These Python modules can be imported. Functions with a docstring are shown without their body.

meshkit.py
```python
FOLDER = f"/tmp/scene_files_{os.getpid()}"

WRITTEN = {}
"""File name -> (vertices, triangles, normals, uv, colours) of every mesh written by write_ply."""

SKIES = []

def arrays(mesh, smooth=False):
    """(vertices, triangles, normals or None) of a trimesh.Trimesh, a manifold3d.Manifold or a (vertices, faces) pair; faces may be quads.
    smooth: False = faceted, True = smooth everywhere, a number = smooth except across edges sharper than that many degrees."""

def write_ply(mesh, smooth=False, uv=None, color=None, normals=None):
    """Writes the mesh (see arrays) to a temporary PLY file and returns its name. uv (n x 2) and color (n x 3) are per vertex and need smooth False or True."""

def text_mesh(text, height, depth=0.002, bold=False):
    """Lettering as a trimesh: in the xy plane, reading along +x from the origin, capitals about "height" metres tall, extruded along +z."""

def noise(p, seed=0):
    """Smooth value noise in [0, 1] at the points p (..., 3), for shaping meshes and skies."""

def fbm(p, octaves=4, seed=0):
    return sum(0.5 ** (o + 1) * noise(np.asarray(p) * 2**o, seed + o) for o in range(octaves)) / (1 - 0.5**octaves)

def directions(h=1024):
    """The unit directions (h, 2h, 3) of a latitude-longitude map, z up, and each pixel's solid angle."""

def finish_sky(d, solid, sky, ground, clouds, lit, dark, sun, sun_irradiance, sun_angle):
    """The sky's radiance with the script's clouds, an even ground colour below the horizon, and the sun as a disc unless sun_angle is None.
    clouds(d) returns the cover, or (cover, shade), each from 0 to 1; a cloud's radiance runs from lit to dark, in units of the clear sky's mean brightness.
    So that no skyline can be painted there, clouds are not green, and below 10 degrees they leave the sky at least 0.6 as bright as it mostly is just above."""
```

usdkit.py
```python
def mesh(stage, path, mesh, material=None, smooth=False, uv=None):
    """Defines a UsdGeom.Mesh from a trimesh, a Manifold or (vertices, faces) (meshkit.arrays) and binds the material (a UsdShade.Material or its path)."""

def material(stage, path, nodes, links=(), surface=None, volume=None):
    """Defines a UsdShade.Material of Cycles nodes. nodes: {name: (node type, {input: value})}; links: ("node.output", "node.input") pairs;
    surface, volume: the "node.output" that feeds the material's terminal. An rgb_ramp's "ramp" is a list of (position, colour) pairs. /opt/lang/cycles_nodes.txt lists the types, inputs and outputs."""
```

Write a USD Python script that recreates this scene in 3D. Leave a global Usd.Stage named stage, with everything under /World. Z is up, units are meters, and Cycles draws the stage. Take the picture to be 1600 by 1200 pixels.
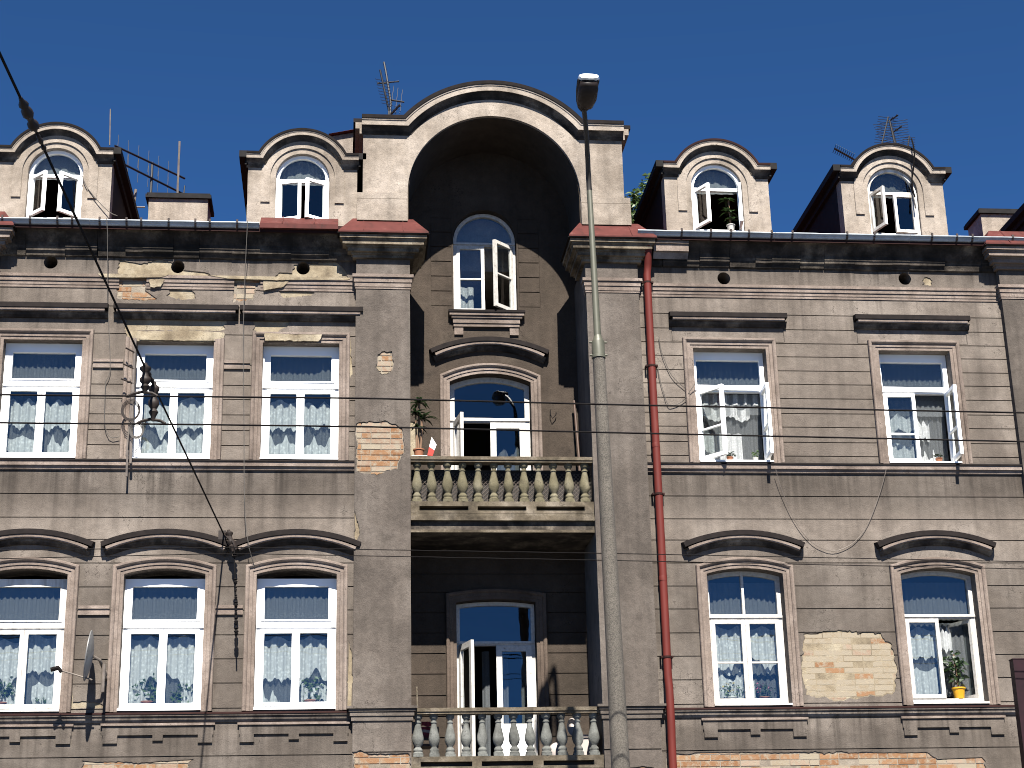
import math, random
import numpy as np, trimesh, usdkit, meshkit
from shapely.geometry import Polygon, box as sbox, Point, LineString, MultiPolygon
from shapely.ops import unary_union
from pxr import Usd, UsdGeom, UsdLux, UsdShade, Gf, Sdf

stage = Usd.Stage.CreateInMemory()
UsdGeom.SetStageUpAxis(stage, 'Z'); UsdGeom.SetStageMetersPerUnit(stage, 1.0)
UsdGeom.Xform.Define(stage, '/World'); UsdGeom.Scope.Define(stage, '/World/Looks')

# ------------------------------------------------------------------ camera, sky, sun
YAW, PITCH, ROLL = map(math.radians, (6.0094, 19.0342, -1.37295))
f_ = np.array([math.sin(YAW)*math.cos(PITCH), math.cos(YAW)*math.cos(PITCH), math.sin(PITCH)])
r_ = np.array([math.cos(YAW), -math.sin(YAW), 0]); u_ = np.cross(r_, f_)
r_, u_ = r_*math.cos(ROLL)+u_*math.sin(ROLL), -r_*math.sin(ROLL)+u_*math.cos(ROLL)
cam = UsdGeom.Camera.Define(stage, '/World/camera')
cam.AddTransformOp().Set(Gf.Matrix4d(*r_, 0, *u_, 0, *(-f_), 0, 0, -22.0, 1.6, 1))
cam.CreateHorizontalApertureAttr(36.0); cam.CreateVerticalApertureAttr(27.0)
cam.CreateFocalLengthAttr(36.0*2654.7/1600); cam.CreateClippingRangeAttr(Gf.Vec2f(0.1, 5000))
cam.CreateExposureAttr(1.68)
SUN_EL, SUN_AZ = math.radians(50.5), math.radians(0.7)      # azimuth to the right of the facade's normal
dome = UsdLux.DomeLight.Define(stage, '/World/sky')
sky_m = usdkit.material(stage, '/World/Looks/sky', {
    'sky': ('sky_texture', {'sky_type': 'single_scattering', 'sun_disc': False, 'sun_elevation': SUN_EL, 'sun_rotation': math.pi-SUN_AZ,
                            'altitude': 9500.0, 'air_density': 1.65, 'aerosol_density': 0.5, 'ozone_density': 11.0}),
    'tint': ('mix_color', {'blend_type': 'multiply', 'fac': 1.0, 'b': (.62, .87, .91), 'use_clamp': False}),
    'bg': ('background_shader', {'strength': 0.05})}, [('sky.color', 'tint.a'), ('tint.result', 'bg.color')], surface='bg.background')
UsdShade.MaterialBindingAPI.Apply(dome.GetPrim()).Bind(sky_m)
dome.GetPrim().SetCustomDataByKey('kind', 'structure')
sun = UsdLux.DistantLight.Define(stage, '/World/sun')
sun.CreateIntensityAttr(1.25); sun.CreateAngleAttr(0.5); sun.CreateNormalizeAttr(True); sun.CreateColorAttr(Gf.Vec3f(1.0, 0.955, 0.88))
sun.AddRotateZOp().Set(math.degrees(SUN_AZ)); sun.AddRotateXOp().Set(90-math.degrees(SUN_EL))

# ------------------------------------------------------------------ helpers
USED, ORIGIN = {}, {'/World': np.zeros(3)}
def numbered(parent, name):
    k = USED.get((parent, name), 0); USED[(parent, name)] = k+1
    return f'{parent}/{name}' if k == 0 else f'{parent}/{name}_{k:03d}'
def origin(path):
    while path not in ORIGIN: path = path.rpartition('/')[0]
    return ORIGIN[path]
def data(path, label=None, cat=None, group=None, kind=None):
    p = stage.GetPrimAtPath(path)
    for k, v in (('label', label), ('category', cat), ('group', group), ('kind', kind)):
        if v: p.SetCustomDataByKey(k, v)
    return path
def thing(name, label, cat, loc, group=None):
    path = numbered('/World', name); x = UsdGeom.Xform.Define(stage, path); x.AddTranslateOp().Set(Gf.Vec3d(*map(float, loc)))
    ORIGIN[path] = np.array(loc, float)
    return data(path, label, cat, group)
def node(parent, name, label=None):
    path = numbered(parent, name); UsdGeom.Xform.Define(stage, path); return data(path, label)
def obj(name, m, mat, parent='/World', smooth=False, label=None, cat=None, group=None, kind=None):
    if isinstance(m, list): m = trimesh.util.concatenate([x for x in m if x is not None and len(x.faces)])
    path = numbered(parent, name); o = origin(parent)
    v, f = np.asarray(m.vertices)-o, np.asarray(m.faces)
    usdkit.mesh(stage, path, trimesh.Trimesh(v, f, process=False), '/World/Looks/'+mat, smooth=smooth)
    return data(path, label, cat, group, kind)
def bx(x0, x1, y0, y1, z0, z1):
    m = trimesh.creation.box([x1-x0, y1-y0, z1-z0]); m.apply_translation([(x0+x1)/2, (y0+y1)/2, (z0+z1)/2]); return m
def parts_of(p):
    if p.is_empty: return []
    return [g for g in getattr(p, 'geoms', [p]) if g.geom_type == 'Polygon' and g.area > 2e-5]
def plate(poly, y0, y1):
    """a polygon in the facade plane (x, z), solid from y0 (front) to y1"""
    out = []
    for g in parts_of(poly):
        m = trimesh.creation.extrude_polygon(g, y1-y0, engine='earcut'); v = m.vertices
        out.append(trimesh.Trimesh(np.c_[v[:, 0], y1-v[:, 2], v[:, 1]], m.faces, process=False))
    return trimesh.util.concatenate(out) if out else None
def flat(poly, y):
    out = []
    for g in parts_of(poly):
        v, f = trimesh.creation.triangulate_polygon(g, engine='earcut')
        m = trimesh.Trimesh(np.c_[v[:, 0], np.full(len(v), y), v[:, 1]], f, process=False)
        if m.face_normals[0][1] > 0: m.invert()
        out.append(m)
    return trimesh.util.concatenate(out)
def sweep(path, profile, y=0.0):
    """profile [(out, off)] swept along path [(x, z)]: off to the left of the way, out towards the street"""
    P = np.array(path, float); d = np.diff(P, axis=0); d /= np.linalg.norm(d, axis=1)[:, None]
    n = np.c_[-d[:, 1], d[:, 0]]; N = np.zeros_like(P); N[0], N[-1] = n[0], n[-1]
    for i in range(1, len(P)-1):
        s = n[i-1]+n[i]; N[i] = s/max(0.3, (s@s)/2)
    pr = np.array(profile, float); k = len(pr)
    if (pr[:, 0]*np.roll(pr[:, 1], -1)-np.roll(pr[:, 0], -1)*pr[:, 1]).sum() < 0: pr = pr[::-1]
    V = np.concatenate([np.c_[p[0]+q[0]*pr[:, 1], np.full(k, y)-pr[:, 0], p[1]+q[1]*pr[:, 1]] for p, q in zip(P, N)])
    F = []
    for i in range(len(P)-1):
        for j in range(k):
            a, b, c, e = i*k+j, i*k+(j+1) % k, (i+1)*k+(j+1) % k, (i+1)*k+j
            F += [(a, b, c), (a, c, e)]
    vv, ff = trimesh.creation.triangulate_polygon(Polygon(pr), engine='earcut')
    idx = [int(np.argmin(((pr-q)**2).sum(1))) for q in vv]
    for t in ff:
        t = [idx[i] for i in t]
        F += [(t[0], t[2], t[1]), tuple((len(P)-1)*k+i for i in t)]
    m = trimesh.Trimesh(V, F, process=False)
    if m.volume < 0: m.invert()
    return m
def tube(pts, r, n=7):
    """pts (k x 3), r number or list"""
    P = np.array(pts, float); R = np.full(len(P), r) if np.ndim(r) == 0 else np.array(r, float)
    T = np.gradient(P, axis=0); T /= np.maximum(np.linalg.norm(T, axis=1), 1e-9)[:, None]
    a = np.array([0, 0, 1.0]) if abs(T[0][2]) < .9 else np.array([1.0, 0, 0])
    V = []
    for p, t, r0 in zip(P, T, R):
        u = np.cross(t, a); u /= np.linalg.norm(u); w = np.cross(t, u); a = np.cross(u, t)*1.0
        for k in range(n):
            g = 2*math.pi*k/n; V.append(p+r0*(math.cos(g)*u+math.sin(g)*w))
    F = []
    for i in range(len(P)-1):
        for k in range(n):
            a0, b0 = i*n+k, i*n+(k+1) % n
            F += [(a0, b0+n, b0), (a0, a0+n, b0+n)]
    V += [P[0], P[-1]]; e = len(V)
    for k in range(n):
        F += [(e-2, k, (k+1) % n), (e-1, (len(P)-1)*n+(k+1) % n, (len(P)-1)*n+k)]
    m = trimesh.Trimesh(np.array(V), F, process=False)
    if m.volume < 0: m.invert()
    return m
def lathe(prof, at=(0, 0, 0), n=18):
    m = trimesh.creation.revolve(np.array(prof, float), sections=n); m.apply_translation(at)
    if m.volume < 0: m.invert()
    return m
def arc(cx, half, z, rise, n=18):
    """points left to right over a segmental arch springing at z with the given rise"""
    R = (half*half+rise*rise)/(2*rise); a = math.asin(min(1, half/R)); a = math.pi-a if rise > half+1e-9 else a
    return [(cx+R*math.sin(t), z+rise-R+R*math.cos(t)) for t in np.linspace(-a, a, n+1)]
def opening(cx, hw, z0, z1, rise=0):
    top = arc(cx, hw, z1, rise, 24 if rise > .3 else 14) if rise > 0 else [(cx-hw, z1), (cx+hw, z1)]
    return Polygon([(cx-hw, z0)]+top+[(cx+hw, z0)])
def jag(poly, amp=.018, step=.03, seed=0):
    """the same polygon with a broken edge"""
    rng = np.random.default_rng(seed); L = poly.exterior.length; n = max(8, int(L/step)); out = []
    w = rng.normal(0, 1, n); w = .6*w+.8*np.interp(np.arange(n), np.linspace(0, n, max(4, n//4)), rng.normal(0, 1, max(4, n//4)))
    c = poly.centroid
    for i in range(n):
        p = poly.exterior.interpolate(i/n*L); d = np.array([p.x-c.x, p.y-c.y]); d /= max(1e-6, np.linalg.norm(d))
        out.append((p.x+d[0]*amp*w[i], p.y+d[1]*amp*w[i]))
    return Polygon(out).buffer(0)

# ------------------------------------------------------------------ materials
def M(name, nodes, links, surface='p.BSDF'):
    usdkit.material(stage, '/World/Looks/'+name, nodes, links, surface=surface)
def plain(name, col, rough=.6, metal=0.0, spec=.5, var=.12, scale=9.0, bump=0.0):
    lo, hi = [tuple(max(0, c*(1+s*var)) for c in col) for s in (-1, 1)]
    M(name, {'g': ('geometry', {}), 'n': ('noise_texture', {'scale': scale, 'detail': 5.0, 'roughness': .6}),
             'r': ('rgb_ramp', {'ramp': [(.3, lo), (.7, hi)]}), 'b': ('bump', {'strength': bump, 'distance': .01}),
             'p': ('principled_bsdf', {'roughness': rough, 'metallic': metal, 'specular_ior_level': spec})},
      [('g.position', 'n.vector'), ('n.fac', 'r.fac'), ('r.color', 'p.base_color')]+([('n.fac', 'b.height'), ('b.normal', 'p.normal')] if bump else []))
def plaster(name, dark, mid, light, streak=.5, grime=(.05, .042, .036), grime_at=(.60, .74), seed=0.0, big=.55, zones=False):
    """old render: cloudy tone, rain streaks, sooty blotches, roughcast grain"""
    M(name, {'g': ('geometry', {}), 'mp': ('mapping', {'location': (seed, seed*1.7, seed*.6)}),
             'n1': ('noise_texture', {'scale': big, 'detail': 7.0, 'roughness': .62, 'distortion': .4}),
             'r1': ('rgb_ramp', {'ramp': [(.34, dark), (.5, mid), (.66, light)]}),
             'ms': ('mapping', {'scale': (4.5, 4.5, .28), 'location': (seed*3, 0, 2.0)}),
             'ns': ('noise_texture', {'scale': 1.0, 'detail': 5.0, 'roughness': .6}),
             'rs': ('rgb_ramp', {'ramp': [(.33, (1-streak*.55,)*3), (.5, (1.0,)*3), (.68, (1+streak*.35,)*3)]}),
             'm1': ('mix_color', {'blend_type': 'multiply', 'fac': 1.0, 'use_clamp': False}),
             'n2': ('noise_texture', {'scale': 2.3, 'detail': 8.0, 'roughness': .68}),
             'r2': ('rgb_ramp', {'ramp': [(grime_at[0], (0, 0, 0)), (grime_at[1], (.75, .75, .75))]}),
             'bw': ('rgb_to_bw', {}), 'm2': ('mix_color', {'blend_type': 'mix', 'b': grime}),
             'n3': ('noise_texture', {'scale': 75.0, 'detail': 3.0, 'roughness': .7}),
             'r3': ('rgb_ramp', {'ramp': [(.25, (.72,)*3), (.5, (1.0,)*3), (.75, (1.25,)*3)]}),
             'm3': ('mix_color', {'blend_type': 'multiply', 'fac': 1.0, 'use_clamp': False}),
             'n4': ('noise_texture', {'scale': 9.0, 'detail': 6.0, 'roughness': .65}),
             'r4': ('rgb_ramp', {'ramp': [(.3, (.84,)*3), (.7, (1.14,)*3)]}),
             'm4': ('mix_color', {'blend_type': 'multiply', 'fac': 1.0, 'use_clamp': False}),
             'sp': ('separate_xyz', {}), 'za': ('math', {'math_type': 'add'}), 'zb': ('map_range', {'from_min': 4.3, 'from_max': 11.8, 'to_min': 0.0, 'to_max': 1.0, 'clamp': True}),
             'zr': ('rgb_ramp', {'ramp': WASH if zones else [(0, (1, 1, 1)), (1, (1, 1, 1))]}), 'm5': ('mix_color', {'blend_type': 'multiply', 'fac': 1.0, 'use_clamp': False}),
             'mq': ('mapping', {'scale': (7.0, 7.0, .22)}), 'n6': ('noise_texture', {'scale': 1.0, 'detail': 6.0, 'roughness': .65}), 'q1': ('map_range', {'from_min': .47, 'from_max': .66, 'to_min': 0.0, 'to_max': .85, 'clamp': True}),
             'q2': ('map_range', {'from_min': 4.0, 'from_max': 11.5, 'to_min': 0.0, 'to_max': 1.0, 'clamp': True}), 'q3': ('rgb_ramp', {'ramp': [((z-4.0)/7.5, (k,)*3) for z, k in RUNOFF] if zones else [(0, (.12,)*3), (1, (.12,)*3)]}), 'q4': ('rgb_to_bw', {}), 'q5': ('math', {'math_type': 'multiply'}), 'm7': ('mix_color', {'b': tuple(.38*c for c in dark)}),
             'n5': ('noise_texture', {'scale': 1.35, 'detail': 7.0, 'roughness': .62}), 'c1': ('math', {'math_type': 'subtract', 'value2': .5}), 'c2': ('math', {'math_type': 'absolute'}), 'c3': ('math', {'math_type': 'less_than', 'value2': .0017}),
             'c4': ('math', {'math_type': 'greater_than', 'value2': .56}), 'c5': ('math', {'math_type': 'multiply'}), 'm6': ('mix_color', {'b': tuple(.35*c for c in dark)}),
             'b1': ('bump', {'strength': .5, 'distance': .012}), 'b2': ('bump', {'strength': .35, 'distance': .03}),
             'p': ('principled_bsdf', {'roughness': .93, 'specular_ior_level': .15})},
      [('g.position', 'mp.vector'), ('mp.vector', 'n1.vector'), ('n1.fac', 'r1.fac'), ('g.position', 'ms.vector'), ('ms.vector', 'ns.vector'), ('ns.fac', 'rs.fac'),
       ('r1.color', 'm1.a'), ('rs.color', 'm1.b'), ('mp.vector', 'n2.vector'), ('n2.fac', 'r2.fac'), ('r2.color', 'bw.color'), ('bw.val', 'm2.fac'), ('m1.result', 'm2.a'),
       ('g.position', 'n3.vector'), ('n3.fac', 'r3.fac'), ('m2.result', 'm3.a'), ('r3.color', 'm3.b'),
       ('g.position', 'n4.vector'), ('n4.fac', 'r4.fac'), ('m3.result', 'm4.a'), ('r4.color', 'm4.b'), ('m4.result', 'm5.a'), ('mp.vector', 'n5.vector'), ('n5.fac', 'c1.value1'), ('c1.value', 'c2.value1'), ('c2.value', 'c3.value1'), ('n1.fac', 'c4.value1'), ('c3.value', 'c5.value1'), ('c4.value', 'c5.value2'), ('c5.value', 'm6.fac'), ('m5.result', 'm6.a'), ('g.position', 'mq.vector'), ('mq.vector', 'n6.vector'), ('n6.fac', 'q1.value'), ('sp.z', 'q2.value'), ('q2.result', 'q3.fac'), ('q3.color', 'q4.color'), ('q1.result', 'q5.value1'), ('q4.val', 'q5.value2'),
       ('q5.value', 'm7.fac'), ('m6.result', 'm7.a'), ('m7.result', 'p.base_color'),
       ('g.position', 'sp.vector'), ('sp.z', 'za.value1'), ('n1.fac', 'za.value2'), ('za.value', 'zb.value'), ('zb.result', 'zr.fac'), ('zr.color', 'm5.b'),
       ('n3.fac', 'b1.height'), ('n4.fac', 'b2.height'), ('b1.normal', 'b2.normal'), ('b2.normal', 'p.normal')])
# rain-washed and sooty belts of the old render, by height (the noise that is added averages half a metre)
WASH = [((z+.5-4.3)/7.5, (k, k*.995, k*.985)) for z, k in ((3.8, .85), (4.4, .80), (4.85, 1.15), (5.2, .98), (6.0, .86), (6.7, .94), (7.0, 1.36), (7.25, 1.40), (7.5, 1.0), (7.7, .80), (8.0, .88), (8.2, 1.28), (8.8, 1.22), (9.6, 1.28), (10.2, 1.24), (10.5, 1.32), (10.75, 1.16), (11.0, .85))]
RUNOFF = [(4.0, .3), (4.2, .35), (4.55, .9), (4.78, 1.0), (4.80, .15), (6.7, .1), (7.2, .1), (7.45, .25), (7.95, 1.0), (8.1, .8), (8.12, .1), (9.9, .15), (10.2, .7), (10.37, .35), (10.56, .5), (10.6, .2), (10.76, .3), (11.0, 1.0)]
plaster('plaster', (.064, .053, .0445), (.092, .0772, .0655), (.132, .113, .0975), zones=True, streak=.38, grime=(.035, .029, .024), grime_at=(.62, .82))
plaster('plaster_pier', (.056, .047, .040), (.080, .067, .057), (.110, .094, .081), streak=.35, seed=5.0, big=.8, grime=(.03, .025, .021))
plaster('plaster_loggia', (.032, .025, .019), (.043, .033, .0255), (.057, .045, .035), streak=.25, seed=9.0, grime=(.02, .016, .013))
plaster('plaster_pale', (.155, .128, .103), (.225, .190, .157), (.285, .245, .208), streak=.35, grime=(.04, .034, .028), grime_at=(.60, .78), seed=13.0, big=1.3)
plaster('casing_paint', (.105, .082, .068), (.155, .123, .103), (.20, .163, .14), streak=.35, grime=(.035, .027, .023), grime_at=(.60, .78), seed=3.0, big=1.5)
plaster('cornice_plaster', (.02, .017, .014), (.05, .041, .034), (.16, .135, .105), streak=.6, grime=(.008, .007, .006), grime_at=(.44, .58), seed=21.0, big=1.7)  # sooty render; on the coves its near-black tone is painted shade
plaster('undercoat', (.125, .098, .066), (.205, .168, .115), (.265, .228, .168), streak=.3, grime=(.07, .054, .038), grime_at=(.54, .68), seed=8.0, big=2.5)
plaster('pier_cornice', (.09, .07, .05), (.16, .13, .095), (.22, .19, .145), streak=.5, grime=(.012, .010, .008), grime_at=(.46, .58), seed=17.0, big=2.5)
plaster('casing_shaded', (.055, .041, .032), (.080, .060, .047), (.105, .082, .066), streak=.3, seed=7.0, grime=(.02, .016, .013))  # casing paint darkened to put in the shade of the lower loggia
plaster('mortar', (.13, .108, .085), (.185, .158, .125), (.23, .20, .165), streak=.2, grime=(.07, .058, .046), seed=2.0, big=3)
plaster('baluster_stone', (.075, .066, .042), (.098, .086, .054), (.132, .118, .083), streak=.2, grime=(.035, .030, .022), grime_at=(.58, .76), seed=4.0, big=4)
plaster('baluster_stone_grey', (.07, .07, .064), (.105, .107, .098), (.145, .146, .136), streak=.2, grime=(.035, .033, .030), grime_at=(.58, .76), seed=6.0, big=4)
plaster('rail_stone', (.055, .044, .031), (.095, .077, .054), (.16, .135, .105), streak=.2, grime=(.022, .018, .013), grime_at=(.50, .66), seed=14.0, big=3)
def brick_mat(name, a, b, smear):
    M(name, {'g': ('geometry', {}), 'o': ('object_info', {}), 'n': ('noise_texture', {'scale': 14.0, 'detail': 6.0, 'roughness': .7}),
             'r': ('rgb_ramp', {'ramp': [(smear-.1, (0, 0, 0)), (smear+.1, (1, 1, 1))]}), 'bw': ('rgb_to_bw', {}),
             'c': ('mix_color', {'a': a, 'b': b}), 'm': ('mix_color', {'b': (.215, .183, .138)}),
             'n2': ('noise_texture', {'scale': 90.0, 'detail': 3.0}), 'b': ('bump', {'strength': .5, 'distance': .01}),
             'p': ('principled_bsdf', {'roughness': .92, 'specular_ior_level': .15})},
      [('g.position', 'n.vector'), ('n.fac', 'r.fac'), ('r.color', 'bw.color'), ('bw.val', 'm.fac'), ('o.random', 'c.fac'), ('c.result', 'm.a'), ('m.result', 'p.base_color'),
       ('g.position', 'n2.vector'), ('n2.fac', 'b.height'), ('b.normal', 'p.normal')])
brick_mat('brick_orange', (.155, .078, .038), (.21, .12, .065), .57)
brick_mat('brick_pinkish', (.18, .115, .078), (.235, .175, .13), .52)
brick_mat('brick_smeared', (.19, .15, .10), (.24, .20, .145), .44)
plain('dark_flashing', (.009, .0065, .006), .8, 0, .12, var=.4)
plain('red_metal', (.060, .0125, .010), .7, 0, .2, var=.3, scale=4)
M('red_metal_worn', {'g': ('geometry', {}), 'n': ('noise_texture', {'scale': 5.0, 'detail': 8.0, 'roughness': .7}), 'r': ('rgb_ramp', {'ramp': [(.30, (.022, .008, .006)), (.45, (.056, .0125, .010)), (.6, (.068, .016, .013)), (.72, (.10, .042, .034))]}), 'p': ('principled_bsdf', {'roughness': .75, 'specular_ior_level': .2})},
  [('g.position', 'n.vector'), ('n.fac', 'r.fac'), ('r.color', 'p.base_color')])
M('white_plastic_aged', {'g': ('geometry', {}), 'm': ('mapping', {'scale': (6, 6, 1.2)}), 'n': ('noise_texture', {'scale': 2.0, 'detail': 6.0, 'roughness': .65}), 'r': ('rgb_ramp', {'ramp': [(.32, (.26, .235, .20)), (.45, (.46, .44, .41)), (.6, (.60, .59, .56))]}), 'p': ('principled_bsdf', {'roughness': .5})},
  [('g.position', 'm.vector'), ('m.vector', 'n.vector'), ('n.fac', 'r.fac'), ('r.color', 'p.base_color')])
plain('dark_red_metal', (.018, .006, .005), .8, 0, .15, var=.3)
plain('cheek_metal', (.009, .008, .008), .8, 0, .15, var=.4)
plain('zinc', (.24, .265, .285), .4, .15, .5, var=.25, scale=6)
M('red_paint', {'g': ('geometry', {}), 'm': ('mapping', {'scale': (6, 6, 1.0)}), 'n': ('noise_texture', {'scale': 1.6, 'detail': 8.0, 'roughness': .72}), 'r': ('rgb_ramp', {'ramp': [(.28, (.035, .010, .007)), (.40, (.078, .0105, .007)), (.6, (.092, .0125, .0085)), (.74, (.125, .030, .021))]}), 'p': ('principled_bsdf', {'roughness': .65, 'specular_ior_level': .25})},
  [('g.position', 'm.vector'), ('m.vector', 'n.vector'), ('n.fac', 'r.fac'), ('r.color', 'p.base_color')])
plain('maroon_paint', (.012, .0025, .0045), .6, 0, .2, var=.3)
plain('white_plastic', (.80, .80, .79), .35, var=.015)
M('white_wood', {'g': ('geometry', {}), 'n': ('noise_texture', {'scale': 22.0, 'detail': 7.0, 'roughness': .7}), 'r': ('rgb_ramp', {'ramp': [(.28, (.14, .11, .085)), (.39, (.36, .34, .31)), (.6, (.46, .445, .42))]}),
                 'b': ('bump', {'strength': .3, 'distance': .004}), 'p': ('principled_bsdf', {'roughness': .55})},
  [('g.position', 'n.vector'), ('n.fac', 'r.fac'), ('r.color', 'p.base_color'), ('n.fac', 'b.height'), ('b.normal', 'p.normal')])
M('glass', {'g': ('geometry', {}), 'n': ('noise_texture', {'scale': 1.6, 'detail': 2.0}), 'b': ('bump', {'strength': .06, 'distance': .05}),
            'f': ('layer_weight', {'blend': .5}), 'pw': ('math', {'math_type': 'power', 'value2': 4.0}), 'ma': ('math', {'math_type': 'multiply_add', 'value2': .8, 'value3': .10, 'use_clamp': True}), 't': ('transparent_bsdf', {'color': (.80, .84, .83)}), 's': ('glossy_bsdf', {'roughness': .01, 'color': (1, 1, 1)}), 'm': ('mix_closure', {})},
  [('g.position', 'n.vector'), ('n.fac', 'b.height'), ('b.normal', 's.normal'), ('f.facing', 'pw.value1'), ('pw.value', 'ma.value1'), ('ma.value', 'm.fac'), ('t.BSDF', 'm.closure1'), ('s.BSDF', 'm.closure2')], surface='m.closure')
def lace(name, scale, lo, hi, col=(.62, .64, .64)):
    M(name, {'g': ('geometry', {}), 'v': ('voronoi_texture', {'scale': scale, 'feature': 'f1'}), 'n': ('noise_texture', {'scale': scale*2.2, 'detail': 3.0}), 'a': ('math', {'math_type': 'add'}),
             'r': ('rgb_ramp', {'ramp': [(.55, (hi,)*3), (1.05, (lo,)*3)]}), 'bw': ('rgb_to_bw', {}), 'd': ('diffuse_bsdf', {'color': col}), 'l': ('translucent_bsdf', {'color': col}), 'dl': ('mix_closure', {'fac': .35}),
             't': ('transparent_bsdf', {}), 'm': ('mix_closure', {})},
      [('g.position', 'v.vector'), ('g.position', 'n.vector'), ('v.distance', 'a.value1'), ('n.fac', 'a.value2'), ('a.value', 'r.fac'), ('r.color', 'bw.color'), ('bw.val', 'm.fac'),
       ('d.BSDF', 'dl.closure1'), ('l.BSDF', 'dl.closure2'), ('t.BSDF', 'm.closure1'), ('dl.closure', 'm.closure2')], surface='m.closure')
lace('lace', 22.0, .60, .98); lace('sheer', 60.0, .45, .70, (.20, .215, .225)); lace('fine_net', 40.0, .5, .85)
lace('net_sky_sheen', 50.0, .62, .85, (.26, .275, .285))
plain('room', (.045, .038, .033), .9, var=.2, scale=.8)
plain('cloth_dark', (.022, .019, .018), .9, var=.6, scale=14)
plain('steel_green', (.072, .071, .050), .5, .1, var=.15)
plain('pole_dark', (.022, .018, .014), .5, .2, var=.2)
plain('lamp_body', (.016, .013, .012), .6, 0, .2, var=.3)
plain('lamp_white', (.80, .83, .83), .35)
plain('lamp_bowl', (.014, .010, .009), .45, 0, .2, var=.5, scale=12)
plain('cable_black', (.007, .006, .006), .8, 0, .08, var=.3)
plain('cable_grey', (.06, .053, .046), .7, var=.3)
plain('insulator_brown', (.016, .011, .009), .6, 0, .25, var=.4)
plain('antenna_metal', (.015, .015, .018), .5, .4, var=.3)
plain('antenna_pale', (.12, .10, .085), .5, .2, var=.3)
plain('dish_grey', (.11, .11, .11), .5, var=.08)
plain('terracotta', (.20, .075, .035), .8); plain('yellow_pot', (.45, .23, .01), .4); plain('white_pot', (.40, .39, .36), .5)
plain('flag_red', (.32, .025, .015), .8); plain('flag_white', (.6, .6, .58), .8)
plain('bark', (.14, .08, .045), .85)
plain('flower_pink', (.25, .05, .10), .7, var=.4, scale=40); plain('flower_yellow', (.32, .24, .04), .7, var=.3, scale=40)
plain('cloth_red', (.17, .02, .03), .9); plain('cloth_pale', (.33, .29, .27), .9); plain('cloth_maroon', (.10, .02, .03), .9)
plain('wood_brown', (.06, .032, .02), .6); plain('rust', (.03, .02, .017), .85, var=.4)
plain('asphalt', (.04, .04, .041), .9, var=.2, scale=3, bump=.2); plain('paving', (.10, .095, .09), .9, var=.2, scale=2, bump=.2); plain('line_paint', (.5, .5, .48), .7)
def leaf_mat(name, a, b):
    M(name, {'g': ('geometry', {}), 'r': ('rgb_ramp', {'ramp': [(0, a), (1, b)]}), 'd': ('principled_bsdf', {'roughness': .5}), 't': ('translucent_bsdf', {}), 'm': ('mix_closure', {'fac': .3})},
      [('g.random_per_island', 'r.fac'), ('r.color', 'd.base_color'), ('r.color', 't.color'), ('d.BSDF', 'm.closure1'), ('t.BSDF', 'm.closure2')], surface='m.closure')
leaf_mat('leaf', (.02, .042, .012), (.06, .10, .03)); leaf_mat('leaf_dark', (.012, .024, .008), (.035, .06, .018)); leaf_mat('leaf_pale', (.06, .10, .03), (.13, .18, .065))
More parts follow.
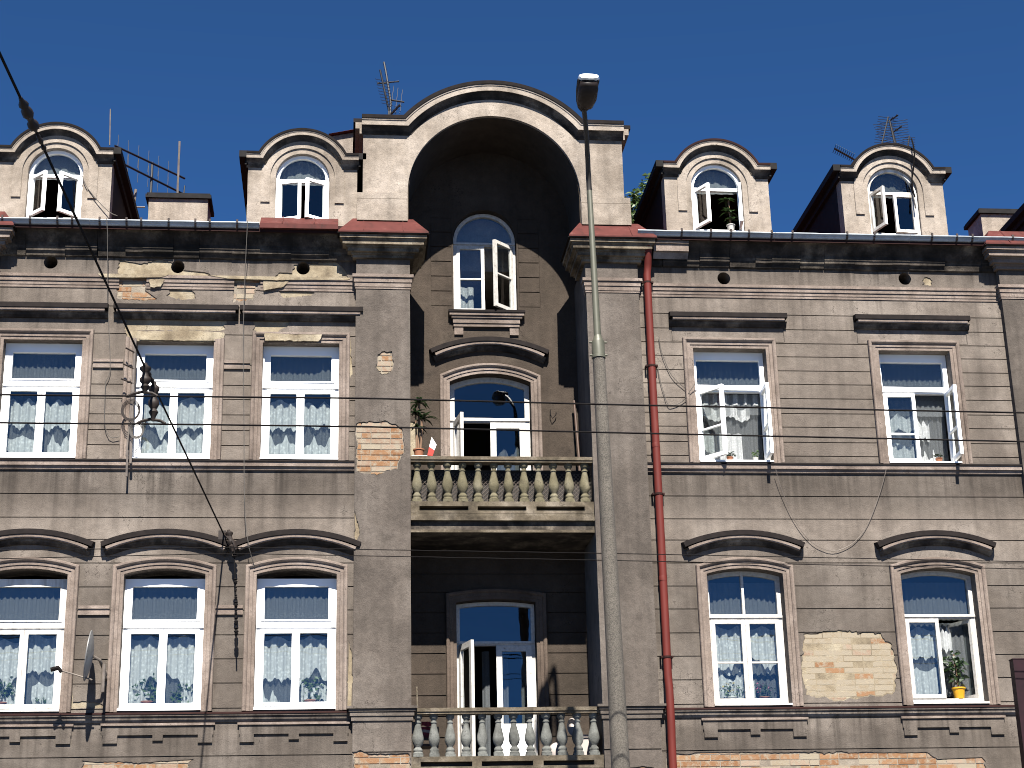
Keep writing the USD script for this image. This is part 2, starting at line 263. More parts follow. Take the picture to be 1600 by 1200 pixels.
M('concrete', {'g': ('geometry', {}), 'v': ('voronoi_texture', {'scale': 120.0}), 'r': ('rgb_ramp', {'ramp': [(.0, (.036, .031, .025)), (.4, (.064, .055, .044)), (.8, (.098, .086, .071))]}), 's': ('separate_color', {}),
               'n': ('noise_texture', {'scale': 2.0, 'detail': 4.0}), 'r2': ('rgb_ramp', {'ramp': [(.3, (.8,)*3), (.7, (1.1,)*3)]}), 'm': ('mix_color', {'blend_type': 'multiply', 'fac': 1.0}),
               'b': ('bump', {'strength': .5, 'distance': .006}), 'p': ('principled_bsdf', {'roughness': .9})},
  [('g.position', 'v.vector'), ('v.color', 's.color'), ('s.r', 'r.fac'), ('g.position', 'n.vector'), ('n.fac', 'r2.fac'), ('r.color', 'm.a'), ('r2.color', 'm.b'), ('m.result', 'p.base_color'), ('v.distance', 'b.height'), ('b.normal', 'p.normal')])

# ------------------------------------------------------------------ ground
obj('ground', bx(-400, 400, -400, 400, -1.0, -.02), 'asphalt', kind='structure')
obj('road', bx(-200, 200, -16.0, -3.9, -.02, 0.0), 'asphalt', kind='structure')
obj('pavement', bx(-200, 200, -3.78, -.02, -.02, .12), 'paving', kind='structure')
obj('kerb', bx(-200, 200, -3.9, -3.78, -.02, .13), 'paving', kind='structure')
obj('far_pavement', bx(-200, 200, -27, -16.0, -.02, .12), 'paving', kind='structure')
obj('lane_marking', [bx(x, x+2, -10.0, -9.88, 0.0, .004) for x in range(-60, 60, 5)], 'line_paint', kind='structure')

# ------------------------------------------------------------------ the house
B = thing('tenement_house', 'old three-storey tenement with peeling grey plaster, arched loggia and round-topped dormers', 'house', (2.1, 0, 0))
XL, XR = -7.5, 13.4
LP, RP, FP, EP = (.165, .912), (3.383, 4.13), (9.42, 10.25), (-5.45, -4.72)      # piers: left, right, far right, far left
LX, UX = [-4.03, -2.275, -.575], [5.395, 8.065]                                    # window axes
HW = .52
U0, U1, L0, L1 = 8.13, 9.79, 4.81, 6.565
wins = []      # (cx, opening polygon)
for x in LX+UX:
    wins += [(x, opening(x, HW, U0, U1)), (x, opening(x, HW, L0, L1, .075))]
wall_holes = unary_union([w for _, w in wins])
vents = unary_union([Point(x, z).buffer(.093) for x, z in ((-4.01, 10.93), (-2.29, 10.90), (-.57, 10.91), (5.39, 10.86), (8.05, 10.90))])
# broken-away plaster, as polygons on the facade: kind says what shows below it
PATCH = [('undercoat', p, s) for s, p in enumerate([
    [(-3.08, 10.98), (-2.82, 10.94), (-2.58, 10.985), (-2.40, 10.97), (-2.2, 10.85), (-1.9, 10.82), (-1.85, 10.765), (-2.57, 10.765), (-3.1, 10.77)],
    [(-.47, 10.99), (-.12, 11.01), (.05, 10.86), (.07, 10.77), (-.5, 10.765), (-.95, 10.77), (-.9, 10.84), (-.72, 10.83), (-.70, 10.95)],
    [(-2.96, 10.12), (-2.24, 10.15), (-1.60, 10.12), (-1.61, 9.96), (-2.29, 9.955), (-2.96, 9.95)],
    [(-1.24, 10.13), (-.72, 10.15), (-.81, 10.02), (-.96, 9.955), (-1.23, 9.955)],
    [(8.31, 10.87), (8.41, 10.94), (8.47, 10.88), (8.45, 10.80), (8.30, 10.80)],
    [(.05, 9.95), (.09, 9.95), (.13, 9.35), (.095, 9.28)], [(.11, 5.68), (.15, 5.5), (.15, 4.83), (.10, 4.83)],
    [(-3.375, 5.08), (-3.36, 4.92), (-3.1, 4.93), (-2.97, 4.90), (-2.955, 4.845), (-3.37, 4.845)], [(-2.42, 10.55), (-2.1, 10.56), (-2.05, 10.44), (-2.3, 10.40), (-2.45, 10.45)], [(-.9, 10.55), (-.4, 10.55), (-.45, 10.50), (-.85, 10.46)]])]
PATCH += [('brick', p, 20+s) for s, p in enumerate([
    [(6.15, 5.74), (6.53, 5.80), (7.19, 5.76), (7.33, 5.58), (7.385, 5.29), (7.32, 4.94), (6.61, 4.86), (6.10, 4.93), (6.08, 5.3)],
    [(-3.10, 10.75), (-2.68, 10.75), (-2.72, 10.55), (-2.55, 10.41), (-2.73, 10.385), (-3.10, 10.40)], [(-1.54, 10.75), (-1.12, 10.74), (-1.23, 10.55), (-1.23, 10.41), (-1.53, 10.39)],
    [(4.20, 4.22), (4.46, 4.19), (4.62, 4.215), (7.67, 4.18), (7.80, 4.09), (8.43, 4.11), (8.47, 3.75), (4.2, 3.75)],
    [(-3.16, 4.19), (-2.49, 4.16), (-1.82, 4.20), (-1.94, 4.06), (-2.3, 3.95), (-3.3, 3.96)]])]
wing_patches = unary_union([jag(Polygon(p), .02 if k == 'undercoat' else .014, .03, s) for k, p, s in PATCH])

def wing(x0, x1, grooves_hi, base_label):
    w = sbox(x0, 0.0, x1, 11.45).difference(wall_holes)
    obj('wall', plate(w.difference(vents), .02, .42), 'plaster', B, label=base_label)
    fr = unary_union([opening(x, .80, 6.55, 6.98, .0) for x in LX+UX if x0 < x < x1])
    cut = unary_union([wall_holes, vents, wing_patches])
    zs = [0.2, .8, 1.4, 2.0, 2.6, 3.2, 3.74]+[4.235, 4.83, 5.15, 5.46, 5.77, 6.09, 6.40, 6.715, 7.03, 7.325, 7.645, 8.02]+grooves_hi+[10.56, 11.4]
    pan = unary_union([sbox(x-.80, 9.90, x+.80, 10.20) for x in UX if x0 < x < x1])
    for a, b in zip(zs[:-1], zs[1:]):
        g = .0065
        band = sbox(x0, a+g, x1, b-g).difference(cut)
        if 9.7 < (a+b)/2 < 10.5: band = band.difference(pan.buffer(.006))
        for q in parts_of(band): obj('plaster_course', plate(q, 0, .02), 'plaster', B)
    for q in parts_of(pan.difference(cut)): obj('plaster_panel', plate(q, 0.001, .02), 'plaster', B)
G_UP = [8.22, 8.42, 8.64, 8.84, 9.06, 9.27, 9.47, 9.68, 9.88, 10.09, 10.31]
wing(EP[1], LP[0], [8.32, 8.53, 8.75, 8.97, 9.17, 9.46, 9.90, 10.30], 'left wing wall')
wing(RP[1], FP[0], G_UP, 'right wing wall')
obj('wall', [bx(FP[1], XR, .02, .42, 0, 11.45), bx(XL, EP[0], .02, .42, 0, 11.45)], 'plaster', B)
obj('wall', [bx(XR-.4, XR, .42, 9.0, 0, 11.6), bx(XL, XL+.4, .42, 9.0, 0, 11.6), bx(XL+.4, XR-.4, 8.6, 9.0, 0, 11.6)], 'plaster', B)

# bricks laid bare
rngb = np.random.default_rng(3)
def bricks(parent, poly, y, mats, course=.078, length=.262):
    x0, z0, x1, z1 = poly.bounds; inner = poly.buffer(-.012)
    for k in range(int((z1-z0)/course)+2):
        z = z0-.02+k*course; x = x0-length*(.5 if k % 2 else .02)-.05
        while x < x1:
            w = length*(.5 if rngb.random() < .12 else 1)
            q = sbox(x+.006, z+.006, x+w-.006, z+course-.007)
            for g in parts_of(q.intersection(inner)):
                if g.area < .0012: continue
                d = rngb.uniform(-.003, .003)*(1 if y != .0122 else .4); m = mats(g.centroid.x, g.centroid.y)
                if m: obj('brick', plate(g, y+d, y+.02), m, parent)
            x += w
def pick(*w):
    names = ('brick_orange', 'brick_pinkish', 'brick_smeared', None); p = np.array(w)/sum(w)
    return lambda x, z: names[int(rngb.choice(4, p=p))]
for kind, p, s in PATCH:
    poly = jag(Polygon(p), .02 if kind == 'undercoat' else .014, .03, s)
    n = node(B, 'bare_patch')
    obj('undercoat' if kind == 'undercoat' else 'mortar_bed', plate(poly.buffer(.012).difference(vents), .0135, .0195), 'undercoat' if kind == 'undercoat' or s == 20 else 'mortar', n)
    if kind == 'brick':
        mats = {20: pick(.06, .12, .62, .2), 21: pick(.5, .25, .2, .15), 22: pick(.5, .25, .2, .1), 23: pick(.55, .25, .12, .08), 24: pick(.35, .3, .2, .15)}[s]
        bricks(n, poly, .0085 if s != 20 else .0122, mats)

# ------------------------------------------------------------------ piers
def layers(x0, x1, yb, yf, ls):
    return [bx(x0-p, x1+p, yf-p, yb, a, b) for a, b, p in ls]
pier_patches = {LP: [('brick', [(.18, 8.63), (.56, 8.65), (.80, 8.54), (.83, 8.24), (.73, 7.97), (.47, 7.89), (.18, 7.93)], 41), ('brick', [(.47, 9.60), (.52, 9.64), (.66, 9.66), (.68, 9.46), (.64, 9.36), (.53, 9.32), (.44, 9.40)], 42),
                     ('undercoat', [(.17, 7.41), (.24, 7.11), (.20, 6.98), (.17, 7.03)], 43), ('brick', [(.18, 4.25), (.26, 4.28), (.35, 4.23), (.90, 4.235), (.90, 3.75), (.18, 3.75)], 44)],
                RP: [('brick', [(3.40, 4.0), (3.9, 4.03), (4.12, 3.98), (4.12, 3.75), (3.40, 3.75)], 45)], FP: [], EP: []}
for pr in (LP, RP, FP, EP):
    x0, x1 = pr; deep = 1.05 if pr in (LP, RP) else .1
    holes = [(k, jag(Polygon(p), .013, .035, s), s) for k, p, s in pier_patches[pr]]
    hp = unary_union([h[1] for h in holes]) if holes else Polygon()
    obj('pier', bx(x0+.002, x1-.002, -.072, deep, 0, 11.1), 'plaster_pier', B)
    for a, b in ((.1, 3.74), (3.74, 4.24), (4.256, 4.64), (4.80, 10.57), (10.76, 11.06)):
        for q in parts_of(sbox(x0, a, x1, b).difference(hp)): obj('plaster_course', plate(q, -.1, -.07), 'plaster_pier', B)
    for k, poly, s in holes:
        n = node(B, 'bare_patch')
        obj('mortar_bed' if k == 'brick' else 'undercoat', plate(poly.buffer(.01).intersection(sbox(x0+.003, 0, x1-.003, 12)), -.079, -.0725), 'mortar' if k == 'brick' else 'undercoat', n)
        if k == 'brick':
            def mats(x, z, s=s):
                if s == 41: return pick(.08, .5, .42, .0)(x, z) if z > 8.27+.05*math.sin(9*x) else pick(.85, .1, .05, 0)(x, z)
                if s == 42: return pick(.2, .5, .3, 0)(x, z)
                return pick(.5, .25, .15, .1)(x, z)
            bricks(n, poly, -.086, mats)
    obj('pier_cornice', layers(x0, x1, .57 if deep > 1 else .05, -.1, [(11.25, 11.31, .23), (11.225, 11.25, .205), (11.17, 11.225, .19), (11.145, 11.17, .14), (11.09, 11.145, .12), (11.065, 11.09, .07), (11.02, 11.065, .05)]), 'casing_paint' if pr in (FP, EP) else 'pier_cornice', B)
    obj('pier_necking', layers(x0, x1, .05, -.1, [(10.735, 10.78, .05), (10.72, 10.735, .035), (10.665, 10.72, .03), (10.655, 10.665, .02), (10.60, 10.655, .018), (10.57, 10.60, .01)]), 'casing_paint', B)
    obj('pier_string', layers(x0, x1, .05, -.1, [(4.79, 4.82, .075), (4.755, 4.79, .05), (4.70, 4.755, .035), (4.64, 4.70, .02)]), 'plaster_pier', B)
    # sheet-metal slope over the cornice
    e = .25
    V = np.array([[x0-e, -.37, 11.335], [x1+e, -.37, 11.335], [x1+e, -.37, 11.312], [x0-e, -.37, 11.312], [x0-.05, -.05, 11.66], [x1+.05, -.05, 11.66], [x0-e, .55, 11.312], [x1+e, .55, 11.312], [x0-.05, .5, 11.66], [x1+.05, .5, 11.66]])
    F = [(0, 1, 5), (0, 5, 4), (3, 2, 1), (3, 1, 0), (1, 2, 7), (1, 7, 9), (1, 9, 5), (0, 4, 8), (0, 8, 6), (0, 6, 3), (4, 5, 9), (4, 9, 8), (3, 6, 7), (3, 7, 2), (6, 8, 9), (6, 9, 7)]
    obj('cornice_flashing', trimesh.Trimesh(V, F, process=False), 'red_metal_worn', B)
    for q in (.28, .72): obj('flashing_seam', trimesh.convex.convex_hull(np.array([[x0-e+q*(x1-x0+2*e)+a, b, c] for a in (-.007, .007) for b, c in ((-.372, 11.33), (-.372, 11.352), (-.04, 11.655), (-.04, 11.678))])), 'red_metal_worn', B)
    obj('flashing_edge', layers(x0, x1, .55 if deep > 1 else .05, -.1, [(11.312-.012, 11.3115, .262)]), 'dark_flashing', B)

# ------------------------------------------------------------------ mouldings of the wings
HOOD = [(0, -.082), (.119, -.082), (.119, -.117), (.108, -.1285), (0, -.1285)]
COVE = [(0, -.1292), (.095, -.1292), (.08, -.136), (.055, -.152), (.04, -.175), (.03, -.195), (0, -.20)]
FLASH = [(0, .012), (.127, -.012), (.132, -.080), (.110, -.0815), (0, -.0815)]
CASE = [(0, 0), (.022, 0), (.022, .042), (.034, .046), (.034, .088), (.052, .094), (.066, .112), (.066, .136), (.05, .145), (0, .145)]
SILL = [(0, 0), (.062, -.012), (.062, -.085), (.04, -.09), (.03, -.13), (0, -.14)]
SILLF = [(0, .012), (.076, -.004), (.078, -.024), (.068, -.024), (.066, -.008), (0, .001)]
def hood(cx, flat_, y=0.0, half=.84, z=None, parent=B, rise=.175):
    p = [(cx-half, z), (cx+half, z)] if flat_ else arc(cx, half, z, rise, 20)
    n = node(parent, 'window_hood'); ps = [(cx-half+.04, z), (cx+half-.04, z)] if flat_ else [(cx+(a-cx)*.955, c) for a, c in p]; obj('hood_moulding', sweep(ps, HOOD, y), 'casing_paint', n, 25); obj('hood_cove', sweep(p, COVE, y), 'cornice_plaster', n, 25); obj('hood_flashing', sweep(p, FLASH, y), 'dark_flashing', n, 25)  # cove coloured near black to paint in the shade under the hood
def casing(cx, hw, z0, z1, rise=0, y=0.0, mat='casing_paint'):
    p = [(cx-hw, z0)]+(arc(cx, hw, z1, rise, 18) if rise else [(cx-hw, z1), (cx+hw, z1)])+[(cx+hw, z0)]
    obj('window_casing', sweep(p, CASE, y), mat, B, 25)
for x in LX+UX:
    hood(x, True, z=10.305); hood(x, False, z=6.98)
    if x != LX[1]: casing(x, HW, 8.11, U1)
    casing(x, HW, 4.79, L1, .075)
    ap = unary_union([sbox(x-.69, 4.50, x+.69, 4.615), sbox(x-.68, 4.40, x-.50, 4.5), sbox(x+.50, 4.40, x+.68, 4.5), sbox(x-.065, 4.43, x+.065, 4.5)])
    n = node(B, 'sill_apron'); obj('apron_panel', plate(ap, -.028, 0), 'plaster', n); obj('apron_moulding', plate(sbox(x-.71, 4.6155, x+.71, 4.645), -.05, 0), 'casing_paint', n)
for x0, x1 in ((EP[1], LP[0]), (RP[1]+.002, FP[0])):
    obj('sill_string', sweep([(x0, 8.105), (x1, 8.105)], SILL), 'casing_paint', B); obj('sill_flashing', sweep([(x0, 8.105), (x1, 8.105)], SILLF), 'dark_flashing', B)
    obj('sill_string', sweep([(x0, 4.775), (x1, 4.775)], [(0, 0), (.068, -.012), (.068, -.045), (.05, -.05), (.045, -.09), (.02, -.12), (0, -.125)]), 'plaster', B)
    obj('sill_flashing', sweep([(x0, 4.775), (x1, 4.775)], SILLF), 'dark_red_metal', B)
    for fa, fb in ([(x0, -3.07), (-2.70, -1.51), (-1.15, x1)] if x0 < 0 else [(x0, x1)]): obj('frieze_moulding', sweep([(fa, 10.75), (fb, 10.75)], [(0, .004), (.05, 0), (.05, -.042), (.034, -.048), (.034, -.10), (.02, -.105), (.02, -.15), (.012, -.155), (.012, -.19), (0, -.195)]), 'casing_paint', B)
    rc = random.Random(11); xa = x0
    while xa < x1-.01:          # weathered cornice: its lower edge is chipped to different depths along the way
        xb = min(x1, xa+rc.uniform(.18, .62)); q = rc.choice((0, 0, .006, .012, .03)); w = rc.uniform(-.006, .006)
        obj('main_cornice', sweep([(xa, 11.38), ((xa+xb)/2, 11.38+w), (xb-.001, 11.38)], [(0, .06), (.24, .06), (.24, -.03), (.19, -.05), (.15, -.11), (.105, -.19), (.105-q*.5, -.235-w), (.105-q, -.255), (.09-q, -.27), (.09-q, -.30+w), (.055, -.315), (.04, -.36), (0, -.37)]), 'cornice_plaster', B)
        xa = xb
    obj('eaves_board', bx(x0, x1, -.20, .3, 11.4405, 11.448), 'dark_red_metal', B); obj('eaves_board', bx(x0, x1, -.265, -.2425, 11.33, 11.44), 'dark_red_metal', B)
obj('main_cornice', sweep([(4.36, 11.36), (4.86, 11.36)], [(.1, 0), (.235, -.02), (.235, -.07), (.21, -.075), (.21, -.18), (.17, -.19), (.1, -.26)]), 'casing_paint', B, label='short intact piece of cornice beside the red downpipe')
for x in (-3.155, -1.43):
    x0, x1 = x-.2, x+.2 if x < -2 else x+.17
    for z in (9.40, 6.03): obj('pilaster_capital', layers(x0, x1, .0, 0, [(z+.085, z+.12, .0), ]) and [bx(x0, x1, -.035, 0, z+.08, z+.12), bx(x0, x1, -.018, 0, z+.03, z+.08), bx(x0, x1, -.028, 0, z, z+.03)], 'casing_paint', B)
# the head of this window's frame has crumbled to a rough undercoat
for s in (-1, 1):
    m = sweep([(LX[1]-HW, 8.11), (LX[1]-HW, 9.83)], CASE) if s < 0 else sweep([(LX[1]+HW, 9.83), (LX[1]+HW, 8.11)], CASE)
    obj('window_casing', m, 'casing_paint', B, 25)
for p, y0, s in (([(-3.36, 10.752), (-2.40, 10.752), (-2.5, 10.715), (-3.0, 10.70), (-3.3, 10.70)], -.056, 81), ([(-1.85, 10.752), (.10, 10.752), (.06, 10.72), (-.5, 10.712), (-1.0, 10.70), (-1.6, 10.71)], -.056, 82), ([(-1.12, 10.70), (-.75, 10.70), (-.85, 10.60), (-1.1, 10.55)], -.040, 83), ([(-2.66, 10.70), (-2.45, 10.695), (-2.5, 10.58), (-2.64, 10.57)], -.040, 84)):
    obj('undercoat', plate(jag(Polygon(p), .008, .03, s), y0, .0), 'undercoat', node(B, 'bare_patch'))
n = node(B, 'bare_patch')
rough = Polygon([(LX[1]-.64, 9.79), (LX[1]+.64, 9.79), (LX[1]+.655, 9.93), (LX[1]+.2, 9.95), (LX[1]-.4, 9.93), (LX[1]-.66, 9.95)])
obj('undercoat', [plate(jag(rough, .012, .03, 71), -.012, .019), plate(jag(Polygon([(LX[1]-.5, 9.80), (LX[1]+.55, 9.80), (LX[1]+.5, 9.87), (LX[1]-.1, 9.88), (LX[1]-.45, 9.86)]), .012, .03, 72), -.035, -.0125)], 'undercoat', n)
obj('undercoat', plate(jag(Polygon([(-1.07, 9.80), (-.33, 9.80), (-.30, 9.90), (-.7, 9.89), (-1.06, 9.91)]), .012, .03, 73), -.071, -.045), 'undercoat', n)
# ------------------------------------------------------------------ windows
def sash(hx, z0, z1, w, y, ang, side, bars=(), bar=.05, d=.045):
    """a casement hinged at hx; side +1 opens on a left hinge, -1 on a right hinge"""
    fr = sbox(0, z0, w, z1).difference(sbox(bar, z0+bar*1.1, w-bar, z1-bar))
    for b in bars: fr = fr.union(sbox(bar, b-.011, w-bar, b+.011))
    gl = sbox(bar, z0+bar*1.1, w-bar, z1-bar)
    m, g = plate(fr, -d/2, d/2), flat(gl, 0)
    for k in (m, g):
        v = k.vertices.copy(); c, s = math.cos(ang), math.sin(ang)
        x, yy = v[:, 0]*c+v[:, 1]*s, -v[:, 0]*s+v[:, 1]*c
        k.vertices = np.c_[hx+side*x, y+yy, v[:, 2]]
        if side < 0: k.invert()
    return m, g
def window(cx, hw, z0, z1, rise, yf, zt, tb=.13, bar=.06, head=.13, foot=.05, mat='white_plastic', lo=0.0, ro=0.0, bars=(), ubars=0, frame_top=None, sbar=.05, name='window', sill=True, leaf_z0=None, label=None, upper_rise=None):
    n = node(B, name, label)
    op = opening(cx, hw, z0, z1, rise) if frame_top is None else sbox(cx-hw, z0, cx+hw, frame_top)
    op = op.buffer(-.002)
    up = op.buffer(-bar*1.7 if tb > .1 else -bar).intersection(sbox(cx-hw, zt+tb, cx+hw, z1+5))
    if head > bar*1.7: up = up.intersection(sbox(cx-hw, 0, cx+hw, (frame_top or z1+rise)-head))
    lowr = sbox(cx-hw+bar, (leaf_z0 or z0)+foot, cx+hw-bar, zt)
    fr = op.difference(up).difference(lowr)
    if ubars: fr = fr.union(sbox(cx-.017, zt+tb-.01, cx+.017, z1+rise-.04).intersection(op))
    obj('frame', [plate(fr, yf, yf+.07), bx(cx-hw+.004, cx+hw-.004, yf-.022, yf, zt+.02, zt+.05), bx(cx-hw+bar, cx+hw-bar, yf-.012, yf, zt+tb-.022, zt+tb-.006)], mat, n)
    obj('pane', flat(up, yf+.035), 'glass', n)
    w = hw-bar
    for side, a in ((1, lo), (-1, ro)):
        m, g = sash(cx-side*w, (leaf_z0 or z0)+foot+.004, zt-.004, w-.002, yf+.008, a, side, bars, sbar)
        obj('casement', m, mat, n); obj('pane', g, 'glass', n)
    if sill: obj('window_sill', bx(cx-hw-.0, cx+hw+.0, -.035, yf, z0-.004, z0+.022), mat, n)
    return n
D = math.radians
for x in LX:
    window(x, HW, U0, U1, 0, .13, 9.155)
    window(x, HW, L0, L1, .075, .13, 5.865, frame_top=6.535, head=.09, mat='white_plastic_aged' if x == LX[0] else 'white_plastic')
window(UX[0], .515, U0, U1, 0, .15, 9.20, tb=.10, head=.12, lo=D(52), ro=D(87), bars=(8.62,))
window(UX[1], .515, U0, U1, 0, .15, 9.20, tb=.10, head=.12, lo=0, ro=D(87), bars=(8.60,))
window(UX[0], HW, L0, L1, .075, .17, 5.98, tb=.07, bar=.055, head=.07, mat='white_wood', bars=(5.40,), ubars=1, sbar=.055)
window(UX[1], HW, L0, L1, .075, .15, 5.98, tb=.06, bar=.055, head=.07, mat='white_wood', foot=.09, sbar=.05, ro=-D(66))

# ------------------------------------------------------------------ loggia
YB = 1.05
holes_l = [opening(2.07, .47, 10.70, 11.87, .47), opening(2.11, .585, 7.45, 9.62, .13), opening(2.13, .55, 4.12, 6.40, .045)]
lp = jag(Polygon([(.91, 9.03), (1.05, 9.0), (1.10, 8.9), (1.06, 8.63), (1.0, 8.5), (.95, 8.35), (.91, 8.38)]), .012, .03, 51)
wl = sbox(.80, 3.4, 3.50, 13.6).difference(unary_union(holes_l))
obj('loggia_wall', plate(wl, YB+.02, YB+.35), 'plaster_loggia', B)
zs = [4.10, 4.30, 4.57, 4.85, 5.13, 5.42, 5.70, 5.98, 6.26, 6.54, 6.8, 7.2]
for a, b in zip(zs[:-1], zs[1:]):
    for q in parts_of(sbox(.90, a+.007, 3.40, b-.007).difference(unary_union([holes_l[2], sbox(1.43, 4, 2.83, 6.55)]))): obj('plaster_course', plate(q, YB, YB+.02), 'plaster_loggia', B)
upz = sbox(.90, 7.4, 3.40, 13.5).difference(unary_union(holes_l+[lp]))
strips = []
for s in (-1, 1):
    xa, xb = sorted((2.07+s*.50, 2.07+s*.80))
    for k in range(6): strips.append(sbox(xa, 10.80+k*.235, xb, 10.80+k*.235+.22))
    strips.append(sbox(xa, 12.2, xb, 12.25))
gro = unary_union([sbox(2.07+s*.65-.155, 10.79, 2.07+s*.65+.155, 12.2) for s in (-1, 1)]).difference(unary_union(strips)).difference(holes_l[0].buffer(.01))
for q in parts_of(upz.difference(gro)): obj('plaster_course', plate(q, YB, YB+.02), 'plaster_loggia', B)
n = node(B, 'bare_patch'); obj('undercoat', plate(lp.buffer(.01), YB+.0125, YB+.019), 'undercoat', n)
# top window, its sill, the hood over the balcony door, door casings
window(2.07, .465, 10.70, 11.87, .465, YB+.12, 11.80, tb=.06, bar=.05, head=.05, mat='white_wood', ro=D(44), bars=(11.27,), sbar=.05, sill=False, foot=.04)
n = node(B, 'window_sill')
obj('sill_moulding', [bx(1.53, 2.62, YB-.10, YB, 10.62, 10.665), bx(1.56, 2.59, YB-.08, YB, 10.585, 10.62), bx(1.58, 2.56, YB-.06, YB, 10.51, 10.585), bx(1.59, 2.55, YB-.045, YB, 10.46, 10.51), bx(1.60, 1.73, YB-.03, YB, 10.34, 10.46), bx(2.41, 2.54, YB-.03, YB, 10.34, 10.46)], 'casing_paint', n)
obj('sill_flashing', bx(1.515, 2.635, YB-.115, YB+.12, 10.6655, 10.70), 'dark_flashing', n)
hood(2.105, False, y=YB, half=.87, z=10.09, rise=.20)
casing(2.11, .585, 7.45, 9.62, .13, y=YB); casing(2.13, .55, 4.15, 6.40, .045, y=YB, mat='casing_shaded')
window(2.11, .58, 7.45, 9.62, .13, YB+.16, 9.06, tb=.07, bar=.07, head=.07, mat='white_wood', lo=D(82), bars=(8.25,), sbar=.085, sill=False, name='balcony_door')
window(2.13, .545, 4.12, 6.40, .04, YB+.13, 5.83, tb=.06, bar=.05, head=.06, mat='white_wood', lo=D(74), bars=(4.75,), sbar=.08, sill=False, name='balcony_door')
obj('door_panel', [bx(2.17, 2.62, YB+.11, YB+.15, 4.2, 4.74)], 'white_plastic', B)
# balconies
def balcony(zb, zr, tag):
    n = node(B, 'balcony'); x0, x1 = LP[1]+.003, RP[0]-.003
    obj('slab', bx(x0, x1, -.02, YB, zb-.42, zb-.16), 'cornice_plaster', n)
    pl = sbox(x0, zb-.16, x1, zb).difference(unary_union([sbox(a, zb-.125, a+.655, zb-.065) for a in (1.03, 1.81, 2.60)]))
    obj('plinth', plate(jag(pl, 0, .05, 1) if False else pl, -.05, .10), 'rail_stone', n)
    obj('floor', bx(x0, x1, .103, YB, zb-.16, zb-.03), 'room', n)
    obj('slab_edge', [bx(x0, x1, -.075, -.02, zb-.265, zb-.205), bx(x0, x1, -.055, -.02, zb-.205, zb-.165), bx(x0, x1, -.035, -.02, zb-.42, zb-.385)], 'rail_stone', n)
    obj('handrail', [bx(x0, x1, -.085, .10, zr-.045, zr), bx(x0, x1, -.07, .085, zr-.075, zr-.045)], 'rail_stone', n)
    h = zr-.075-zb
    prof = [(0, 0), (.001, 0), (.058, .0), (.058, .05), (.046, .065), (.052, .085), (.05, .10), (.033, .125), (.034, .14), (.052, .17), (.063, .215), (.063, .25), (.055, .30), (.043, .36), (.033, .41), (.029, .44), (.037, .45), (.037, .462), (.028, .47), (.030, .495), (.046, .51), (.05, .535), (.05, .56), (0, .56)]
    k = h/.56
    for i in range(12):
        x = 1.0+.2063*i
        rb = random.Random(i*7+int(tag)); q = 1.14*rb.uniform(.95, 1.05)
        m = lathe([(r*q, z*k) for r, z in prof], (0, 0, 0), 20); v = m.vertices
        if rb.random() < .4:      # a chipped belly or neck
            a, zc = rb.uniform(3.5, 5.9), rb.choice((.05, .22, .27, .52))*k; d = np.array([math.cos(a), math.sin(a)])
            near = (np.abs(v[:, 2]-zc) < .05) & (v[:, :2]@d > .03); v[near, :2] *= rb.uniform(.72, .88)
        v[:, :2] *= (1+.05*(meshkit.noise(np.c_[v[:, 0]*30+i, v[:, 1]*30, v[:, 2]*18])-.5))[:, None]
        v[:, 0] += v[:, 2]*rb.uniform(-.018, .018); v[:, 1] += v[:, 2]*rb.uniform(-.015, .015)
        m.vertices = v+np.array([x+rb.uniform(-.004, .004), .012, zb])
        obj('baluster', [m, bx(x-.064, x+.064, -.05, .075, zb+.0005, zb+.03)], 'baluster_stone' if tag else 'baluster_stone_grey', n, 40)
    return n
balcony(7.545, 8.165, True); balcony(4.19, 4.80, False)
# gable with the round arch
CX = 2.12
RO = [(CX-1.87, 11.62), (CX-1.87, 13.1)]+[(CX+1.56*math.cos(t), 12.1+1.56*math.sin(t)) for t in np.linspace(math.pi-.70, .70, 40)]+[(CX+1.87, 13.1), (CX+1.87, 11.62)]
gable = Polygon(RO).difference(opening(CX, 1.235, 11.0, 12.06, 1.235).buffer(0))
ga = Polygon([(CX-1.235, 11)]+[(CX+1.235*math.cos(t), 12.06+1.235*math.sin(t)) for t in np.linspace(math.pi, 0, 48)]+[(CX+1.235, 11)])
gable = Polygon(RO).difference(ga)
n = node(B, 'gable')
obj('gable_wall', plate(gable, -.10, YB+.05), 'plaster_pale', n, 35)
lin = Polygon([(CX-1.237, 11.62)]+[(CX+1.237*math.cos(t), 12.06+1.237*math.sin(t)) for t in np.linspace(math.pi, 0, 48)]+[(CX+1.237, 11.62), (CX+1.222, 11.62)]+[(CX+1.222*math.cos(t), 12.06+1.222*math.sin(t)) for t in np.linspace(0, math.pi, 48)]+[(CX-1.222, 11.62)])
obj('vault_lining', plate(lin, -.06, YB+.02), 'plaster_loggia', n, 35)  # thin darker shell added to deepen the shade of the vault
ring = Polygon([(CX+1.50*math.cos(t), 12.06+1.50*math.sin(t)) for t in np.linspace(math.pi, 0, 48)]+[(CX+1.50, 12.0), (CX+1.236, 12.0)]+[(CX+1.236*math.cos(t), 12.06+1.236*math.sin(t)) for t in np.linspace(0, math.pi, 48)]+[(CX-1.236, 12.0), (CX-1.5, 12.0)])
obj('archivolt', plate(ring, -.115, -.10), 'plaster_pale', n, 35)
for s in (-1, 1):
    xa, xb = sorted((CX+s*1.238, CX+s*1.95))
    obj('gable_base', [bx(xa, xb, -.14, YB, 11.60, 11.93), bx(xa, xb, -.13, YB, 11.94, 12.03)], 'plaster_pale', n)
th = math.asin(.95/1.55)
